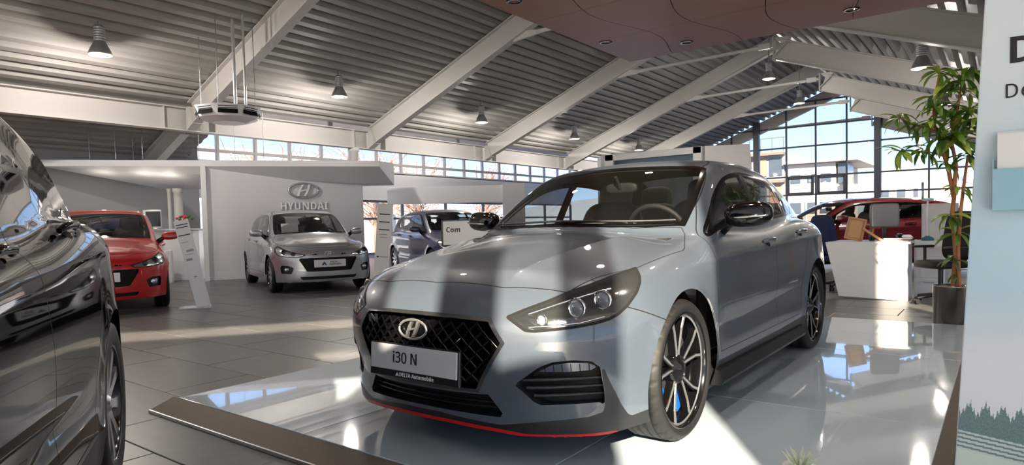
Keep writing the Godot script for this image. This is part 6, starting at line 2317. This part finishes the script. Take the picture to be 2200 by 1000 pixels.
# ---------- outside ----------
func build_outside() -> void:
	var st := sb()
	box(st, V3(0, -0.36, 60), V3(400, 0.1, 184))
	struct(st, "ground", mat(c8(205, 200, 192), 0.9))
	st = sb()
	box(st, V3(0, -0.36, -116), V3(400, 0.1, 168))
	struct(st, "ground", mat(c8(112, 118, 122), 0.9))
	var white := mat(c8(188, 182, 172), 0.8)
	var win := mat(c8(70, 80, 92), 0.15)
	var t := thing("office_building", "low white office building with small dark windows beyond the far window", "building", V3(-12.5, -0.3, -62))
	st = sb()
	box(st, V3(0, 2.9, 0), V3(3.6, 5.8, 10), 0.02)
	put(st, "walls", white, t)
	st = sb()
	box(st, V3(0.75, 5.95, 0.2), V3(5.4, 0.24, 10.8), 0.02)
	put(st, "roof", white, t)
	for k in 3:
		st = sb()
		box(st, V3(-1.2 + 1.15 * k, 4.6, 5.02), V3(0.75, 0.7, 0.1))
		put(st, "window", win, t)
		st = sb()
		box(st, V3(-1.2 + 1.15 * k, 2.2, 5.02), V3(0.85, 0.9, 0.1))
		put(st, "window", win, t)
	st = sb()
	box(st, V3(2.3, 4.9, 3.6), V3(0.7, 1.6, 2.6))
	put(st, "window_bay", win, t)
	t = thing("glass_block", "glass and steel block with balconies at the left of the far window", "building", V3(-18.4, -0.3, -62))
	st = sb()
	box(st, V3(0, 3.5, 0), V3(7.6, 7.0, 10), 0.02)
	put(st, "core", mat(c8(150, 152, 158), 0.7), t)
	for k in 3:
		st = sb()
		box(st, V3(0, 2.3 * k + 2.2, 5.3), V3(7.8, 0.22, 0.8))
		put(st, "balcony_slab", mat(c8(120, 104, 94), 0.7), t)
		for j in 6:
			st = sb()
			box(st, V3(-3.1 + 1.25 * j, 2.3 * k + 1.15, 5.05), V3(1.0, 1.5, 0.12))
			put(st, "window", win if (j + k) % 3 else mat(c8(170, 128, 104), 0.8), t)
	for j in 9:
		st = sb()
		box(st, V3(-3.7 + 0.925 * j, 7.6, 4.8), V3(0.06, 1.2, 0.06))
		put(st, "railing_post", mat(c8(90, 100, 105), 0.5), t)
	st = sb()
	box(st, V3(0, 8.2, 4.8), V3(7.6, 0.08, 0.08))
	put(st, "railing_rail", mat(c8(90, 100, 105), 0.5), t)
	t = thing("white_hall", "long low white hall far behind the right part of the window", "building", V3(-7.6, -0.3, -78))
	st = sb()
	box(st, V3(-0.6, 3.0, 0), V3(4.2, 6.0, 8), 0.02)
	box(st, V3(2.6, 2.3, 0), V3(3.0, 4.6, 8), 0.02)
	put(st, "walls", white, t)
	for k in 3:
		st = sb()
		box(st, V3(-1.8 + 1.4 * k, 3.6, 4.02), V3(0.7, 0.8, 0.1))
		put(st, "window", win, t)
	st = sb()
	var hp := PackedVector2Array([V(-130, 0), V(-100, 5), V(-60, 8), V(-30, 7), V(0, 9), V(30, 6), V(70, 7.5), V(120, 0)])
	prism(st, curve2(Array(hp), 6, false), 30, Transform3D(Basis(), V3(-10, -0.4, -170)))
	tag(put(st, "hill", mat(c8(120, 134, 146), 0.95)), "low bluish hill on the horizon outside the far window", "hill")
	for q in [[-9.5, -42, 4.0, "round globe street lamp outside, left of the window's middle"], [-6.3, -46, 2.6, "short globe street lamp outside, just above the red estate car"], [-1.6, -44, 3.4, "globe street lamp outside, in the window's right part"]]:
		t = thing("street_lamp", q[3], "street lamp", V3(q[0], -0.3, q[1]), 0, "globe street lamps outside")
		st = sb()
		tube(st, [V3(0, 0, 0), V3(0, q[2] - 0.2, 0)], 0.05, 10)
		put(st, "post", MT.white, t)
		st = sb()
		superblob(st, V3(0, q[2], 0), V3(0.28, 0.28, 0.28), 1.0)
		put(st, "globe", MT.white_gloss, t)
	for q in [[-14.3, -40, 7.5, "white flagpole outside at the left edge of the far window"], [-4.2, -48, 9.5, "tall white flagpole outside, right of the thick window post"]]:
		t = thing("flagpole", q[3], "flagpole", V3(q[0], -0.3, q[1]), 0, "flagpoles outside")
		st = sb()
		tube(st, [V3(0, 0, 0), V3(0, q[2], 0)], [0.11, 0.06], 12)
		put(st, "mast", MT.white, t)
		st = sb()
		superblob(st, V3(0, q[2] + 0.05, 0), V3(0.09, 0.09, 0.09), 1.0, Basis(), 10, 8)
		put(st, "finial", MT.white, t)
	# bare trees and a pale building beyond the left glass wall
	var twig := mat(c8(150, 110, 84), 0.9)
	var rng := RandomNumberGenerator.new()
	rng.seed = 40
	var names := ["first bare brown tree outside the left glass wall", "second bare brown tree outside the left glass wall, further back", "third bare brown tree outside, close to the far corner", "fourth bare brown tree outside behind the white booth"]
	for k in 4:
		t = thing("bare_tree", names[k], "tree", V3(-25.5 - rng.randf() * 3, -0.3, -33.0 + 5.2 * k), 0, "bare trees outside")
		st = sb()
		tube(st, [V3(0, 0, 0), V3(0.1, 2.0, 0)], [0.16, 0.12], 8)
		put(st, "trunk", twig, t)
		st = sb()
		for j in 90:
			var a := rng.randf() * TAU
			var p := V3(cos(a) * 0.3, 1.6 + rng.randf() * 2.2, sin(a) * 0.3)
			var p2 := p + V3(cos(a) * rng.randf_range(0.6, 2.2), rng.randf_range(0.2, 2.0), sin(a) * rng.randf_range(0.6, 2.2))
			tube(st, [V3(0.1, p.y - 0.5, 0), p, p2], [0.04, 0.03, 0.012], 4, false)
			for m in 3: tube(st, [p2 - (p2 - p) * 0.2 * m, p2 + V3(rng.randf_range(-0.7, 0.7), rng.randf_range(0, 0.7), rng.randf_range(-0.7, 0.7))], [0.016, 0.008], 3, false)
		put(st, "branches", twig, t).set_meta("kind", "stuff")
	t = thing("pale_house", "pale building outside behind the left glass wall", "building", V3(-38, -0.3, -20))
	st = sb()
	box(st, V3(0, 3, 0), V3(8, 6, 34), 0.02)
	put(st, "walls", mat(c8(205, 212, 220), 0.85), t)
	for k in 9:
		for j in 2:
			st = sb()
			box(st, V3(4.02, 1.6 + 2.7 * j, -14 + 3.5 * k), V3(0.1, 1.3, 1.5))
			put(st, "window", win, t)
